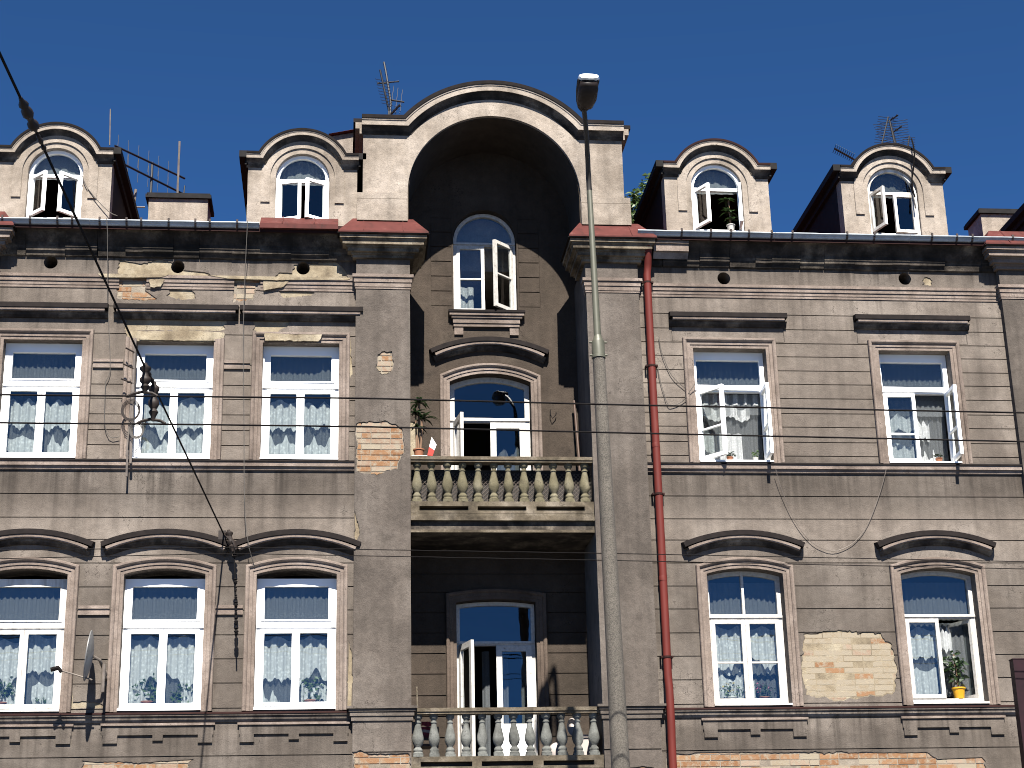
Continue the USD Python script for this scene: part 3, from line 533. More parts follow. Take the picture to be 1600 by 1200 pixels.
CP = [(CX-1.89, 13.05)]+[(CX+1.55*math.cos(t), 12.1+1.55*math.sin(t)) for t in np.linspace(math.pi-th, th, 44)]+[(CX+1.89, 13.05)]
GC = [(0, 0), (.128, 0), (.13, .07), (.142, .076), (.142, .098), (0, .098)]
obj('gable_cornice', sweep(CP, GC, -.10), 'plaster_pale', n, 30)
obj('cornice_cove', sweep(CP, [(0, -.10), (.02, -.09), (.03, -.05), (.07, -.02), (.115, -.0005), (0, -.0005)], -.10), 'cornice_plaster', n, 30)  # dark colour paints the soffit shade of the gable cornice
obj('cornice_flashing', sweep(CP, [(0, .0985), (.155, .0985), (.16, .15), (0, .17)], -.10), 'dark_flashing', n, 30)
for s in (-1, 1):
    xe = CX+s*1.87; xa, xb = sorted((xe, xe+s*.11))
    obj('cornice_return', [bx(xa, xb, -.10, 1.1, 13.05, 13.148), bx(*sorted((xe, xe+s*.05)), -.10, 1.1, 12.97, 13.05)], 'plaster_pale', n); obj('cornice_flashing', bx(*sorted((xe, xe+s*.14)), -.1, 1.1, 13.1485, 13.21), 'dark_flashing', n)
top = Polygon([(CX-1.87, 13.0), (CX-1.87, 13.2)]+[(CX+1.71*math.cos(t), 12.1+1.71*math.sin(t)) for t in np.linspace(math.pi-.69, .69, 30)]+[(CX+1.87, 13.2), (CX+1.87, 13.0)])
obj('gable_roof', plate(top.difference(unary_union([top.buffer(-.05), sbox(CX-1.75, 12, CX+1.75, 13.12)])).difference(Polygon([(CX+1.66*math.cos(t), 12.1+1.66*math.sin(t)) for t in np.linspace(math.pi-.3, .3, 30)])), -.095, 5.0), 'red_metal_worn', n, 30)
obj('gable_block', [bx(CX-1.86, CX+1.86, YB+.36, 5.0, 11.5, 13.02)], 'plaster_pale', n)
V = np.array([[-.22, 1.7, 12.0], [.20, 1.7, 12.0], [.20, 1.7, 13.93], [-.22, 1.7, 13.84], [-.22, 5, 12.0], [.20, 5, 12.0], [.20, 5, 13.93], [-.22, 5, 13.84]])
obj('roof_block', trimesh.convex.convex_hull(V), 'plaster_pale', n)
V = np.array([[-.26, 1.62, 13.845], [.22, 1.62, 13.95], [.22, 1.9, 14.10], [-.26, 1.9, 13.97], [-.26, 5, 13.86], [.22, 5, 13.97]])
obj('block_roof', trimesh.convex.convex_hull(V), 'red_metal', n)

# ------------------------------------------------------------------ roof, gutters, downpipe
ey, ez, ry, rz = -.18, 11.46, 8.0, 14.2
for x0, x1 in ((XL, CX-1.9), (CX+1.9, XR)):
    V = np.array([[x0, ey, ez], [x1, ey, ez], [x1, ry, rz], [x0, ry, rz], [x0, ey, ez-.012], [x1, ey, ez-.012], [x1, ry, rz-.15], [x0, ry, rz-.15]])
    obj('roof_slope', trimesh.convex.convex_hull(V), 'red_metal_worn', B)
def gutter(x0, x1, label, br):
    n = node(B, 'gutter', label)
    a = np.linspace(math.pi, 2*math.pi, 13); o = [(.062*math.cos(t), .062*math.sin(t)) for t in a]; i = [(.056*math.cos(t), .056*math.sin(t)) for t in a[::-1]]
    bead = [(-.062+.012*math.cos(t)-.004, .012*math.sin(t)) for t in np.linspace(0, 2*math.pi, 9)[:-1]]
    def ex(p2, xa, xb):
        m = trimesh.creation.extrude_polygon(Polygon(p2).buffer(0), xb-xa, engine='earcut'); v = m.vertices
        k = trimesh.Trimesh(np.c_[xa+v[:, 2], -.262+v[:, 0], 11.435+v[:, 1]], m.faces, process=False)
        if k.volume < 0: k.invert()
        return k
    xs = np.arange(x0, x1, 1.98)
    for p, q in zip(xs, list(xs[1:])+[x1]): obj('trough', [ex(o+i, p, q-.003), ex(bead, p, q-.003)], 'zinc', n, 30)
    bo = [(.069*math.cos(t), .069*math.sin(t)) for t in a]; bi = [(.063*math.cos(t), .063*math.sin(t)) for t in a[::-1]]
    for x in br: obj('bracket', [ex(bo+bi, x-.014, x+.014), bx(x-.014, x+.014, -.345, -.325, 11.43, 11.475)], 'rust', n)
gutter(EP[0], -1.17, 'short zinc gutter left of the arch', list(np.arange(-5.2, -1.2, .31)+.065*np.sin(np.arange(13)*2.1)))
gutter(4.12, XR, 'long zinc gutter right of the arch', [4.75, 5.17, 5.46, 5.72, 6.05, 6.35, 7.15, 7.55, 8.4, 8.77, 9.0, 9.6, 10.2, 10.9, 11.6])
V = np.array([[-1.165, -.32, 11.37], [-.09, -.32, 11.37], [-1.165, -.32, 11.44], [-.09, -.32, 11.44], [-1.165, -.02, 11.66], [-.09, -.02, 11.66], [-1.165, -.02, 11.37], [-.09, -.02, 11.37]])
obj('eaves_flashing', trimesh.convex.convex_hull(V), 'red_metal_worn', B)
for x in (-.86, -.42): obj('flashing_seam', trimesh.convex.convex_hull(np.array([[x+a, b, c] for a in (-.007, .007) for b, c in ((-.325, 11.44), (-.325, 11.462), (-.02, 11.655), (-.02, 11.68))])), 'red_metal_worn', B)
n = node(B, 'downpipe')
PX = 4.262
pts = [(PX+.012, -.262, 11.40), (PX+.012, -.25, 11.25), (PX+.01, -.15, 11.0), (PX, -.10, 10.85), (PX, -.095, 9.0), (PX+.004, -.095, 7.0), (PX, -.095, 5.2), (PX, -.14, 4.98), (PX, -.14, 4.5), (PX, -.105, 4.3), (PX, -.105, .3)]
obj('pipe', tube(pts, .053, 14), 'red_paint', n, 40)
for z in (10.72, 9.47, 7.63, 5.42, 3.6, 1.6): obj('pipe_clamp', [lathe([(0, 0), (.059, 0), (.059, .026), (0, .026)], (PX, -.097, z), 14), bx(PX-.085, PX-.06, -.11, .02, z+.005, z+.03), bx(PX+.06, PX+.085, -.11, .02, z+.005, z+.03)], 'dark_red_metal', n)
for z in (8.3, 6.45): obj('pipe_collar', lathe([(0, 0), (.056, 0), (.056, .05), (.053, .06), (0, .06)], (PX, -.095, z), 14), 'red_paint', n, 40)

# ------------------------------------------------------------------ dormers
def dormer(cx, lo, ro, k, pane_left=True):
    n = node(B, 'dormer'); zc = 12.318
    out = [(cx-.77, 11.3), (cx-.77, 12.56)]+[(cx+.62*math.cos(t), zc+.62*math.sin(t)) for t in np.linspace(math.pi-.38, .38, 24)]+[(cx+.77, 12.56), (cx+.77, 11.3)]
    op = opening(cx, .378, 11.58, 12.30, .378)
    obj('dormer_wall', plate(Polygon(out).difference(op), 0, .22), 'plaster_pale', n, 35)
    def ring(r0, r1, zb): return Polygon([(cx-r1, zb)]+[(cx+r1*math.cos(t), 12.30+r1*math.sin(t)) for t in np.linspace(math.pi, 0, 30)]+[(cx+r1, zb), (cx+r0, zb)]+[(cx+r0*math.cos(t), 12.30+r0*math.sin(t)) for t in np.linspace(0, math.pi, 30)]+[(cx-r0, zb)])
    obj('archivolt', plate(ring(.455, .585, 11.905), -.022, 0), 'plaster_pale', n, 35)
    cor = [(cx-.79, 12.54)]+[(cx+.60*math.cos(t), zc+.60*math.sin(t)) for t in np.linspace(math.pi-math.asin(.22/.6), math.asin(.22/.6), 30)]+[(cx+.79, 12.54)]
    obj('dormer_cornice', sweep(cor, [(0, 0), (.118, 0), (.12, .044), (.128, .048), (.128, .064), (0, .064)]), 'plaster_pale', n, 30)
    obj('cornice_cove', sweep(cor, [(0, -.10), (.014, -.095), (.022, -.06), (.05, -.03), (.09, -.012), (.105, -.0005), (0, -.0005)]), 'cornice_plaster', n, 30)  # shade below the dormer cornice, painted as a dark cove
    obj('dormer_flashing', sweep(cor, [(0, .0645), (.140, .0645), (.145, .094), (0, .112)]), 'dark_flashing' if k != 2 else 'dark_red_metal', n, 30)
    for s in (-1, 1):
        xe = cx+s*.77
        obj('cornice_return', [bx(*sorted((xe, xe+s*.125)), -.10, 3.3, 12.56, 12.658), bx(*sorted((xe, xe+s*.045)), -.04, 2.9, 12.47, 12.56)], 'cheek_metal', n)
        obj('dormer_cheek', bx(*sorted((xe-s*.002, xe-s*.09)), .22, 3.2, 11.3, 12.6), 'cheek_metal', n)
    rf = [(cx-.87, 12.6), (cx-.87, 12.662), (cx-.62, 12.675)]+[(cx+.71*math.cos(t), zc+.71*math.sin(t)) for t in np.linspace(math.pi-.50, .50, 24)]+[(cx+.62, 12.675), (cx+.87, 12.662), (cx+.87, 12.6)]
    rp = Polygon(rf).buffer(0); inner = Polygon([(cx-.66, 12.0), (cx-.66, 12.58)]+[(cx+.64*math.cos(t), zc+.64*math.sin(t)) for t in np.linspace(math.pi-.4, .4, 24)]+[(cx+.66, 12.58), (cx+.66, 12.0)])
    obj('dormer_roof', plate(rp.difference(inner), .001, 3.9), 'red_metal_worn', n, 30)
    dm = 'white_plastic_aged' if k == 3 else 'white_plastic'
    bar, yf, hw, z0, zt = .048, (.075, .065, .05, .05, .08)[k], .376, 11.59, 12.255
    opn = opening(cx, hw, z0, 12.30, hw).buffer(-.002); up = opn.buffer(-bar).intersection(sbox(cx-1, zt+.045, cx+1, 14)); low = sbox(cx-hw+bar, z0+.05, cx+hw-bar, zt)
    obj('frame', plate(opn.difference(up).difference(low), yf, yf+.06), dm, n, 35); obj('pane', flat(up, yf+.03), 'glass', n)
    for side, a in ((1, lo), (-1, ro)):
        m, g = sash(cx-side*(hw-bar), z0+.054, zt-.003, hw-bar-.002, yf+.006, D(a), side, (), .042, .04); obj('casement', m, dm, n); obj('pane', g, 'glass', n)
    return n
dormer(-4.03, 46, 42, 0); dormer(-.60, 18, 32, 1); dormer(5.375, 62, 80, 2); dormer(8.005, 72, 6, 3); dormer(11.36, 0, 0, 4)
# chimneys
def chimney(x0, x1, y0, y1, zt, mat):
    n = node(B, 'chimney'); obj('stack', bx(x0, x1, y0, y1, 11.8, zt-.09), mat, n); obj('cap', [bx(x0-.05, x1+.05, y0-.05, y1+.05, zt-.09, zt-.03), bx(x0-.03, x1+.03, y0-.03, y1+.03, zt-.03, zt)], 'cheek_metal' if mat == 'plaster_pale' else 'plaster', n); return n
c = chimney(-3.04, -2.13, 2.5, 3.1, 13.19, 'plaster_pale'); obj('cowl', lathe([(0, 0), (.11, 0), (.12, .05), (.06, .08), (0, .09)], (-2.40, 2.7, 13.19)), 'cheek_metal', c, 40)
chimney(10.36, 11.3, 2.5, 3.1, 13.22, 'plaster_pale')
# rooms behind the windows
obj('room_lining', [bx(XL+.4, XR-.4, 5.2, 5.3, 0, 11.4), bx(XL+.4, .9, .43, 5.2, 7.1, 7.55), bx(XL+.4, .9, .43, 5.2, 10.75, 11.1), bx(3.4, XR-.4, .43, 5.2, 7.1, 7.55), bx(3.4, XR-.4, .43, 5.2, 10.75, 11.1), bx(.9, 3.4, 1.41, 5.2, 7.1, 7.4), bx(.9, 3.4, 1.41, 5.2, 10.3, 10.6), bx(XL+.4, XR-.4, .43, 5.2, 3.3, 3.7)]+
    [bx(x-.06, x+.06, .43, 5.2, 3.7, 11.0) for x in (-3.16, -1.42, .5, 3.9, 6.73, 9.6)]+[bx(.5, 3.9, 3.6, 3.7, 11.1, 13.2)], 'room', B)

# ------------------------------------------------------------------ street lamp
P0 = np.array([3.06, -3.3, .12])
lamp = thing('street_lamp', 'tall street lamp with speckled concrete post before the right side of the loggia', 'street lamp', P0)
obj('concrete_post', tube([(3.115, -3.3, .12), (3.06, -3.3, 3.67), (3.008, -3.3, 8.42)], [.118, .102, .073], 14), 'concrete', lamp, 40)
obj('post_sleeve', lathe([(0, 0), (.084, 0), (.084, .03), (.078, .035), (.078, .2), (.06, .235), (.04, .30), (0, .30)], (3.007, -3.3, 8.42), 16), 'steel_green', lamp, 40)
for s in (-1, 1):
    for z in (8.46, 8.62): obj('sleeve_bolt', tube([(3.007+s*.07, -3.3, z), (3.007+s*.105, -3.3, z)], .012, 6), 'steel_green', lamp)
obj('pole', tube([(3.005, -3.3, 8.68), (2.99, -3.3, 9.8), (2.978, -3.3, 10.6)], [.044, .037, .034], 12), 'steel_green', lamp, 40)
hd = np.array([2.835, -4.05, 11.32])
obj('lamp_arm', tube([(2.978, -3.3, 10.6), (2.974, -3.31, 10.72), (2.965, -3.36, 10.84), (2.945, -3.48, 10.95), (2.90, -3.75, 11.13), hd], [.034, .033, .032, .031, .030, .03], 10), 'pole_dark', lamp, 40)
def loft(secs, n=16):
    """ellipse sections (centre, half width, half height, z squash) along the head"""
    V, F = [], []
    for c, a, b in secs:
        for k in range(n):
            t = 2*math.pi*k/n; s, q = math.cos(t), math.sin(t)
            V.append((c[0]+.92*a*np.sign(s)*abs(s)**.75, c[1], c[2]+.85*b*np.sign(q)*abs(q)**.75))
    for i in range(len(secs)-1):
        for k in range(n):
            a0, b0 = i*n+k, i*n+(k+1) % n; F += [(a0, b0, b0+n), (a0, b0+n, a0+n)]
    V += [secs[0][0], secs[-1][0]]; e = len(V)
    for k in range(n): F += [(e-2, (k+1) % n, k), (e-1, (len(secs)-1)*n+k, (len(secs)-1)*n+(k+1) % n)]
    m = trimesh.Trimesh(np.array(V, float), F, process=False)
    if m.volume < 0: m.invert()
    return m
dirv = np.array([-.03, -1, .10]); dirv /= np.linalg.norm(dirv)
S = lambda t, up=0: hd+dirv*t*.9+np.array([0, 0, up])
obj('lamp_housing', loft([(S(-.05, .02), .05, .04), (S(0, .03), .085, .05), (S(.10, .04), .112, .06), (S(.35, .05), .138, .065), (S(.56, .05), .144, .06), (S(.60, .05), .140, .052)]), 'lamp_body', lamp, 50)
obj('lamp_nose', loft([(S(.60, .06), .136, .042), (S(.63, .062), .130, .040), (S(.65, .06), .122, .034)]), 'lamp_white', lamp, 50)
obj('lamp_bowl', loft([(S(.05, -.01), .06, .03), (S(.12, -.03), .10, .06), (S(.35, -.05), .130, .085), (S(.54, -.04), .128, .078), (S(.615, -.01), .112, .05)]), 'lamp_bowl', lamp, 50)

# ------------------------------------------------------------------ overhead wires
def sagline(a, b, sag, n=24):
    a, b = np.array(a, float), np.array(b, float); t = np.linspace(0, 1, n+1)[:, None]
    p = a+(b-a)*t; p[:, 2] -= 4*sag*(t*(1-t))[:, 0]; return p
def poly_eval(pts, x):  # straight pieces
    return np.interp(x, [p[0] for p in pts], [p[1] for p in pts])
SA, SB = np.array([-1.53, -.12, 7.07]), np.array([-2.28, -11.0, 7.49])
far = SB+(SB-SA)*.55
sp = thing('span_wire', 'steel span wire slanting from upper left to the wall between lower windows, with brown insulators', 'wire', (-1.53, -.12, 7.0))
obj('wire', tube([SA, SA*.5+SB*.5-np.array([0, 0, .02]), SB, far], .011, 6), 'cable_black', sp)
def bell(p, q, r):
    p, q = np.array(p, float), np.array(q, float)
    ts = [0, .08, .14, .22, .3, .42, .5, .6, .7, .78, .88, 1]; rs = [.3, .5, 1, 1, .55, .6, 1, 1, .55, .9, .5, .3]
    return tube([p+(q-p)*t for t in ts], [r*k for k in rs], 9)
def on_span(t): return SA+(SB-SA)*t
def T(py):   # how far along the span lies the point at this height of the view
    ts = np.linspace(0, 1.3, 400); ys = [600-2654.7*((p-[0, -22, 1.6])@u_)/((p-[0, -22, 1.6])@f_) for p in map(on_span, ts)]
    return float(np.interp(-py, -np.array(ys), ts))
obj('insulator', bell(on_span(T(205)), on_span(T(152)), .042), 'insulator_brown', sp, 50)
obj('insulator', bell(on_span(T(236)), on_span(T(207)), .02), 'insulator_brown', sp, 50)
obj('insulator', bell(on_span(T(600)), on_span(T(572)), .022), 'insulator_brown', sp, 50)
# clamps that hold the two contact wires
y1, y2 = -6.0, -5.5
def span_at(y): return on_span((y-SA[1])/(SB[1]-SA[1]))
h1, h2 = span_at(y1), span_at(y2)
W1z, W2z = 6.98, 6.86
for h, y, wz in ((h1, y1, W1z), (h2, y2, W2z)):
    obj('clamp', [bell(h+np.array([0, 0, .03]), (h[0]+.01, y, wz+.03), .055), tube([(h[0]-.15, y, wz+.005), (h[0]-.10, y, wz+.03), (h[0]-.02, y, wz+.05), (h[0]+.08, y, wz+.035), (h[0]+.13, y, wz+.005)], .016, 6)], 'insulator_brown', sp, 50)
obj('wall_anchor', [bx(-1.60, -1.50, -.13, -.005, 7.0, 7.12), bell((-1.47, -.16, 7.12), (-1.40, -.2, 6.82), .05), tube([(-1.52, -.12, 7.08), (-1.46, -.2, 7.0), (-1.40, -.22, 6.95), (-1.36, -.2, 6.85)], .022, 6), tube([(-1.5, -.1, 6.98), (-1.36, -.16, 6.86)], .02, 6)], 'insulator_brown', sp, 50)
W1 = [(-20, 6.99), (-1.9, 6.985), (.2, 6.985), (2.84, 6.94), (6.97, 6.895), (24, 6.75)]
W2 = [(-20, 6.70), (-1.8, 6.70), (.2, 6.69), (2.83, 6.645), (6.93, 6.585), (24, 6.40)]
def corr(x, z, y, y0): k = (22+y)/(22+y0); return x*k, 1.6+(z-1.6)*k
for pts, y, y0, lab in ((W1, y1, -6.0, 'upper of the two contact wires crossing in front of the upper windows'), (W2, y2, -6.0, 'lower of the two contact wires crossing in front of the upper windows')):
    q = [corr(px, pz, y, y0) for px, pz in pts]
    obj('overhead_wire', tube([(px, y, pz) for px, pz in q], .009, 6), 'cable_black', label=lab, cat='wire')
for (za, zm, zb, ze), lab in (((6.80, 6.84, 6.755, 6.60), 'upper of two thin wires running just above the lower window arches'), ((6.69, 6.76, 6.66, 6.50), 'lower of two thin wires running just above the lower window arches')):
    q = [corr(px, pz, -3.0, -.35) for px, pz in ((-12, za-.15), (-4.3, za), (-1.42, zm), (3.92, zb), (9.2, ze+.05), (16, ze-.1))]
    obj('overhead_wire', tube([(px, -3.0, pz) for px, pz in q], .0052, 6), 'cable_black', label=lab, cat='wire')
ch = thing('hanging_tie', 'dark chain of knots hanging down the strip between the two right-hand lower left windows', 'cable', (-1.37, -.2, 6.85))
cp = [(-1.385, -.2, 6.86), (-1.378, -.2, 6.78), (-1.372, -.2, 6.6), (-1.355, -.2, 6.42), (-1.34, -.2, 6.12), (-1.325, -.2, 5.76), (-1.315, -.2, 5.55)]
obj('cord', tube(cp, .009, 6), 'cable_black', ch)
rk = random.Random(4)
for z0, z1, r in ((6.80, 6.73, .035), (6.47, 6.38, .03), (6.36, 6.28, .018), (6.26, 6.18, .02), (6.17, 6.08, .028), (6.06, 5.98, .018), (5.97, 5.85, .026), (5.84, 5.72, .03)):
    xx = lambda z: np.interp(z, [p[2] for p in cp[::-1]], [p[0] for p in cp[::-1]])
    obj('knot', bell((xx(z0), -.2, z0), (xx(z1), -.2, z1), r), 'cable_black', ch, 50)
# cables on the facade
def cable(pts, r, mat, label, smoothn=40):
    P = np.array(pts, float); t = np.r_[0, np.cumsum(np.linalg.norm(np.diff(P, axis=0), axis=1))]
    from scipy.interpolate import PchipInterpolator
    q = PchipInterpolator(t, P)(np.linspace(0, t[-1], smoothn)); obj('cable', tube(q, r, 5), mat, label=label, cat='cable')
cable([(-3.24, -.36, 11.45), (-3.22, -.32, 11.2), (-3.20, -.14, 10.4), (-3.18, -.05, 10.1), (-3.12, -.04, 9.3), (-3.17, -.04, 9.2), (-3.16, -.04, 8.66), (-3.05, -.04, 8.40), (-2.95, -.04, 8.42)], .005, 'cable_grey', 'thin grey cable hanging down and looping beside the leftmost upper window')
cable([(-1.33, -.36, 11.45), (-1.34, -.32, 11.2), (-1.36, -.14, 10.3), (-1.31, -.10, 8.5), (-1.27, -.10, 7.44), (-1.2, -.16, 6.9), (-1.12, -.05, 6.65)], .005, 'cable_grey', 'thin grey cable running down past the two upper windows left of the pier')
cable([(5.91, -.09, 8.0), (6.05, -.05, 7.5), (6.21, -.03, 7.16), (6.42, -.03, 6.94), (6.63, -.03, 6.87), (6.85, -.03, 6.94), (7.07, -.03, 7.13), (7.30, -.04, 7.55), (7.47, -.08, 8.02)], .0042, 'antenna_pale', 'grey cable drooping in a loop between the two right-hand window bays')
cable([(4.40, -.03, 9.95), (4.52, -.03, 9.43), (4.75, -.03, 9.17)], .005, 'cable_grey', 'short thin cable slanting from the downpipe to the right-hand upper window')
cable([(4.36, -.03, 9.5), (4.42, -.03, 9.13), (4.50, -.03, 8.92), (4.66, -.03, 8.98), (4.80, -.08, 9.15), (4.9, -.1, 9.3)], .005, 'cable_grey', 'thin cable curling beside the open upper window next to the downpipe')
cable([(-3.67, -.03, 12.28), (-3.61, -.03, 12.11), (-3.47, -.04, 11.91), (-3.28, -.06, 11.70), (-3.12, -.2, 11.56)], .006, 'cable_grey', 'thin cable sagging from the leftmost dormer window to the gutter')

cable([(8.30, -.20, 13.06), (8.315, -.20, 12.98), (8.33, -.17, 12.8), (8.315, -.10, 12.6), (8.30, -.04, 12.45), (8.33, -.01, 12.2)], .012, 'cable_black', 'thick black cable running from the aerial down the front of the rightmost dormer')
# ------------------------------------------------------------------ antennas
def yagi(name, label, mast, booms, loc, mat='antenna_metal'):
    t = thing(name, label, 'antenna', loc)
    for m in mast: obj('mast', tube(m[0], m[1], 7), mat, t)
    for a, b, n_, vec, L, r in booms:
        a, b, vec = np.array(a, float), np.array(b, float), np.array(vec, float); obj('boom', tube([a, b], r, 6), mat, t)
        for i in range(n_):
            p = a+(b-a)*((i+.3)/max(1, n_)); l = L*(1-.25*i/max(1, n_)); obj('element', tube([p-vec*l/2, p+vec*l/2], .0045, 5), mat, t)
    return t
yagi('tv_antenna', 'double-boom aerial on the left chimney seen against the sky', [([(-3.04, 2.7, 13.15), (-3.04, 2.7, 13.82)], .022), ([(-2.56, 2.9, 13.15), (-2.54, 2.9, 13.52)], .012)],
     [((-3.53, 1.95, 13.72), (-2.56, 3.05, 13.72), 7, (0, 0, 1), .42, .017), ((-3.36, 1.95, 13.40), (-2.56, 3.05, 13.44), 6, (0, 0, 1), .40, .017)], (-3.04, 2.7, 13.19))
obj('mast', tube([(-2.615, 2.6, 13.15), (-2.62, 2.6, 14.15)], .018, 6), 'antenna_pale', label='pale bare mast standing on the left chimney right of the aerial', cat='mast')
obj('mast', tube([(-3.60, 1.9, 13.70), (-3.62, 1.9, 14.32)], .010, 6), 'antenna_pale', label='thin pale rod rising above the right shoulder of the leftmost dormer', cat='mast')
obj('vent_pipe', [tube([(-3.27, 2.4, 12.3), (-3.255, 2.4, 12.86), (-3.235, 2.4, 13.2)], .022, 8), tube([(-3.22, 2.4, 12.90), (-3.08, 2.4, 12.90)], .012, 6)], 'antenna_pale', label='short pale pipe on the roof between left dormer and chimney', cat='pipe')
yagi('tv_antenna', 'cluttered aerial on a mast behind the left shoulder of the arched gable', [([(.69, 1.5, 13.0), (.685, 1.5, 14.4), (.62, 1.5, 14.85), (.585, 1.5, 15.05)], .017), ([(.655, 1.4, 13.3), (.66, 1.4, 14.14), (.52, 1.3, 14.80)], .016)],
     [((.48, 1.5, 14.67), (.82, 1.5, 14.72), 3, (0, .9, .4), .4, .012), ((.69, 1.5, 14.39), (.90, 1.5, 14.36), 3, (.1, 0, 1), .5, .014), ((.70, 1.5, 14.15), (.83, 1.4, 14.26), 3, (.7, .5, .3), .2, .018), ((.55, 1.35, 14.66), (.64, 1.35, 14.2), 9, (1, .4, 0), .22, .006)], (.69, 1.5, 13.0))
yagi('tv_antenna', 'spiky aerial with two leaning booms on top of the rightmost round dormer', [([(8.31, -.05, 12.0), (8.30, .2, 13.1), (8.33, .6, 13.4), (8.29, .6, 13.78)], .013)],
     [((8.28, .6, 13.84), (8.13, .6, 13.36), 11, (1, .25, .05), .34, .013), ((8.30, .6, 13.76), (8.36, .6, 13.36), 10, (1, -.3, .05), .50, .013), ((8.30, .6, 13.78), (8.40, .5, 13.82), 2, (0, 1, 0), .2, .012), ((8.33, .6, 13.58), (8.44, .5, 13.63), 2, (0, 1, 0), .2, .012), ((8.53, .6, 13.3), (8.58, .6, 13.52), 6, (1, .2, .1), .25, .013)], (8.31, .3, 13.0))
obj('tv_antenna', [tube([(7.37, .55, 13.25), (7.75, .75, 13.16), (8.0, .9, 13.1)], .016, 6)]+[tube([(7.37+.035*i, .45+.015*i, 13.27-.008*i), (7.37+.035*i, .65+.015*i, 13.23-.008*i)], .005, 5) for i in range(10)], 'antenna_metal', label='toothed aerial arm poking out left of the rightmost round dormer', cat='antenna')
# wall mast with cable coils between the left upper windows
t = thing('wall_mast', 'rusty mast with prongs and a cable coil beside the middle left upper window', 'mast', (-2.80, -.1, 7.9))
obj('pole', [tube([(-2.775, -.14, 8.02), (-2.795, -.14, 9.0), (-2.795, -.14, 9.76)], .019, 8), tube([(-2.83, -.15, 8.12), (-2.80, -.15, 9.1), (-2.79, -.15, 9.7)], .012, 8), tube([(-2.82, -.15, 8.2), (-2.815, -.15, 7.84)], .015, 6)], 'antenna_pale', t, 40)
for z, x in ((9.60, -2.91), (9.37, -2.93), (9.16, -2.95)): obj('prong', tube([(-2.79, -.15, z-.03), (x, -.2, z+.02)], .011, 6), 'insulator_brown', t)
for zc, rr, mat in ((8.74, .10, 'insulator_brown'), (8.46, .07, 'cable_grey')):
    for k in range(4): obj('coil', tube([(-2.80+(.09 if zc < 8.6 else 0)+(rr+.008*k)*math.cos(a), -.17-.012*k, zc+(rr+.012*k)*1.1*math.sin(a)) for a in np.linspace(0, 2*math.pi, 20)], .005, 5), mat, t)
# satellite dish
dc = np.array([-3.085, -.42, 5.43]); t = thing('satellite_dish', 'grey satellite dish seen edge-on on the wall beside the leftmost lower window', 'satellite dish', (-2.95, -.05, 5.25))
ax = np.array([-.97, -.07, .10]); ax /= np.linalg.norm(ax)
rr = np.linspace(0, .315, 9); prof = [(r, .55*r*r) for r in rr]+[(.318, .055), (.318, .045)]+[(r, .55*r*r-.012) for r in rr[::-1]]
m = lathe(prof, n=28); zax = np.array([0, 0, 1.0]); R = trimesh.geometry.align_vectors(zax, ax); m.apply_transform(R); m.apply_translation(dc); obj('reflector', m, 'dish_grey', t, 40)
bot = dc+np.array([.02, -.02, -.30]); lnb = np.array([-3.46, -.53, 5.24])
obj('arm', tube([bot, lnb], .010, 6), 'antenna_pale', t); obj('receiver', [tube([lnb+np.array([.03, .0, -.03]), lnb+np.array([-.01, -.01, .03])], .022, 8), tube([lnb+np.array([.0, 0, .03]), lnb+np.array([-.10, -.02, .0])], .028, 8)], 'cable_black', t, 40)
obj('bracket', [tube([dc-ax*.01, dc+np.array([.09, .05, -.04]), (-2.95, -.02, 5.25)], .02, 8), tube([(-2.95, -.3, 5.35), (-2.95, -.3, 5.0)], .022, 8), tube([(-2.95, -.3, 5.25), (-2.95, 0, 5.2)], .02, 8), bx(-3.0, -2.9, -.012, 0, 5.12, 5.32)], 'antenna_pale', t)

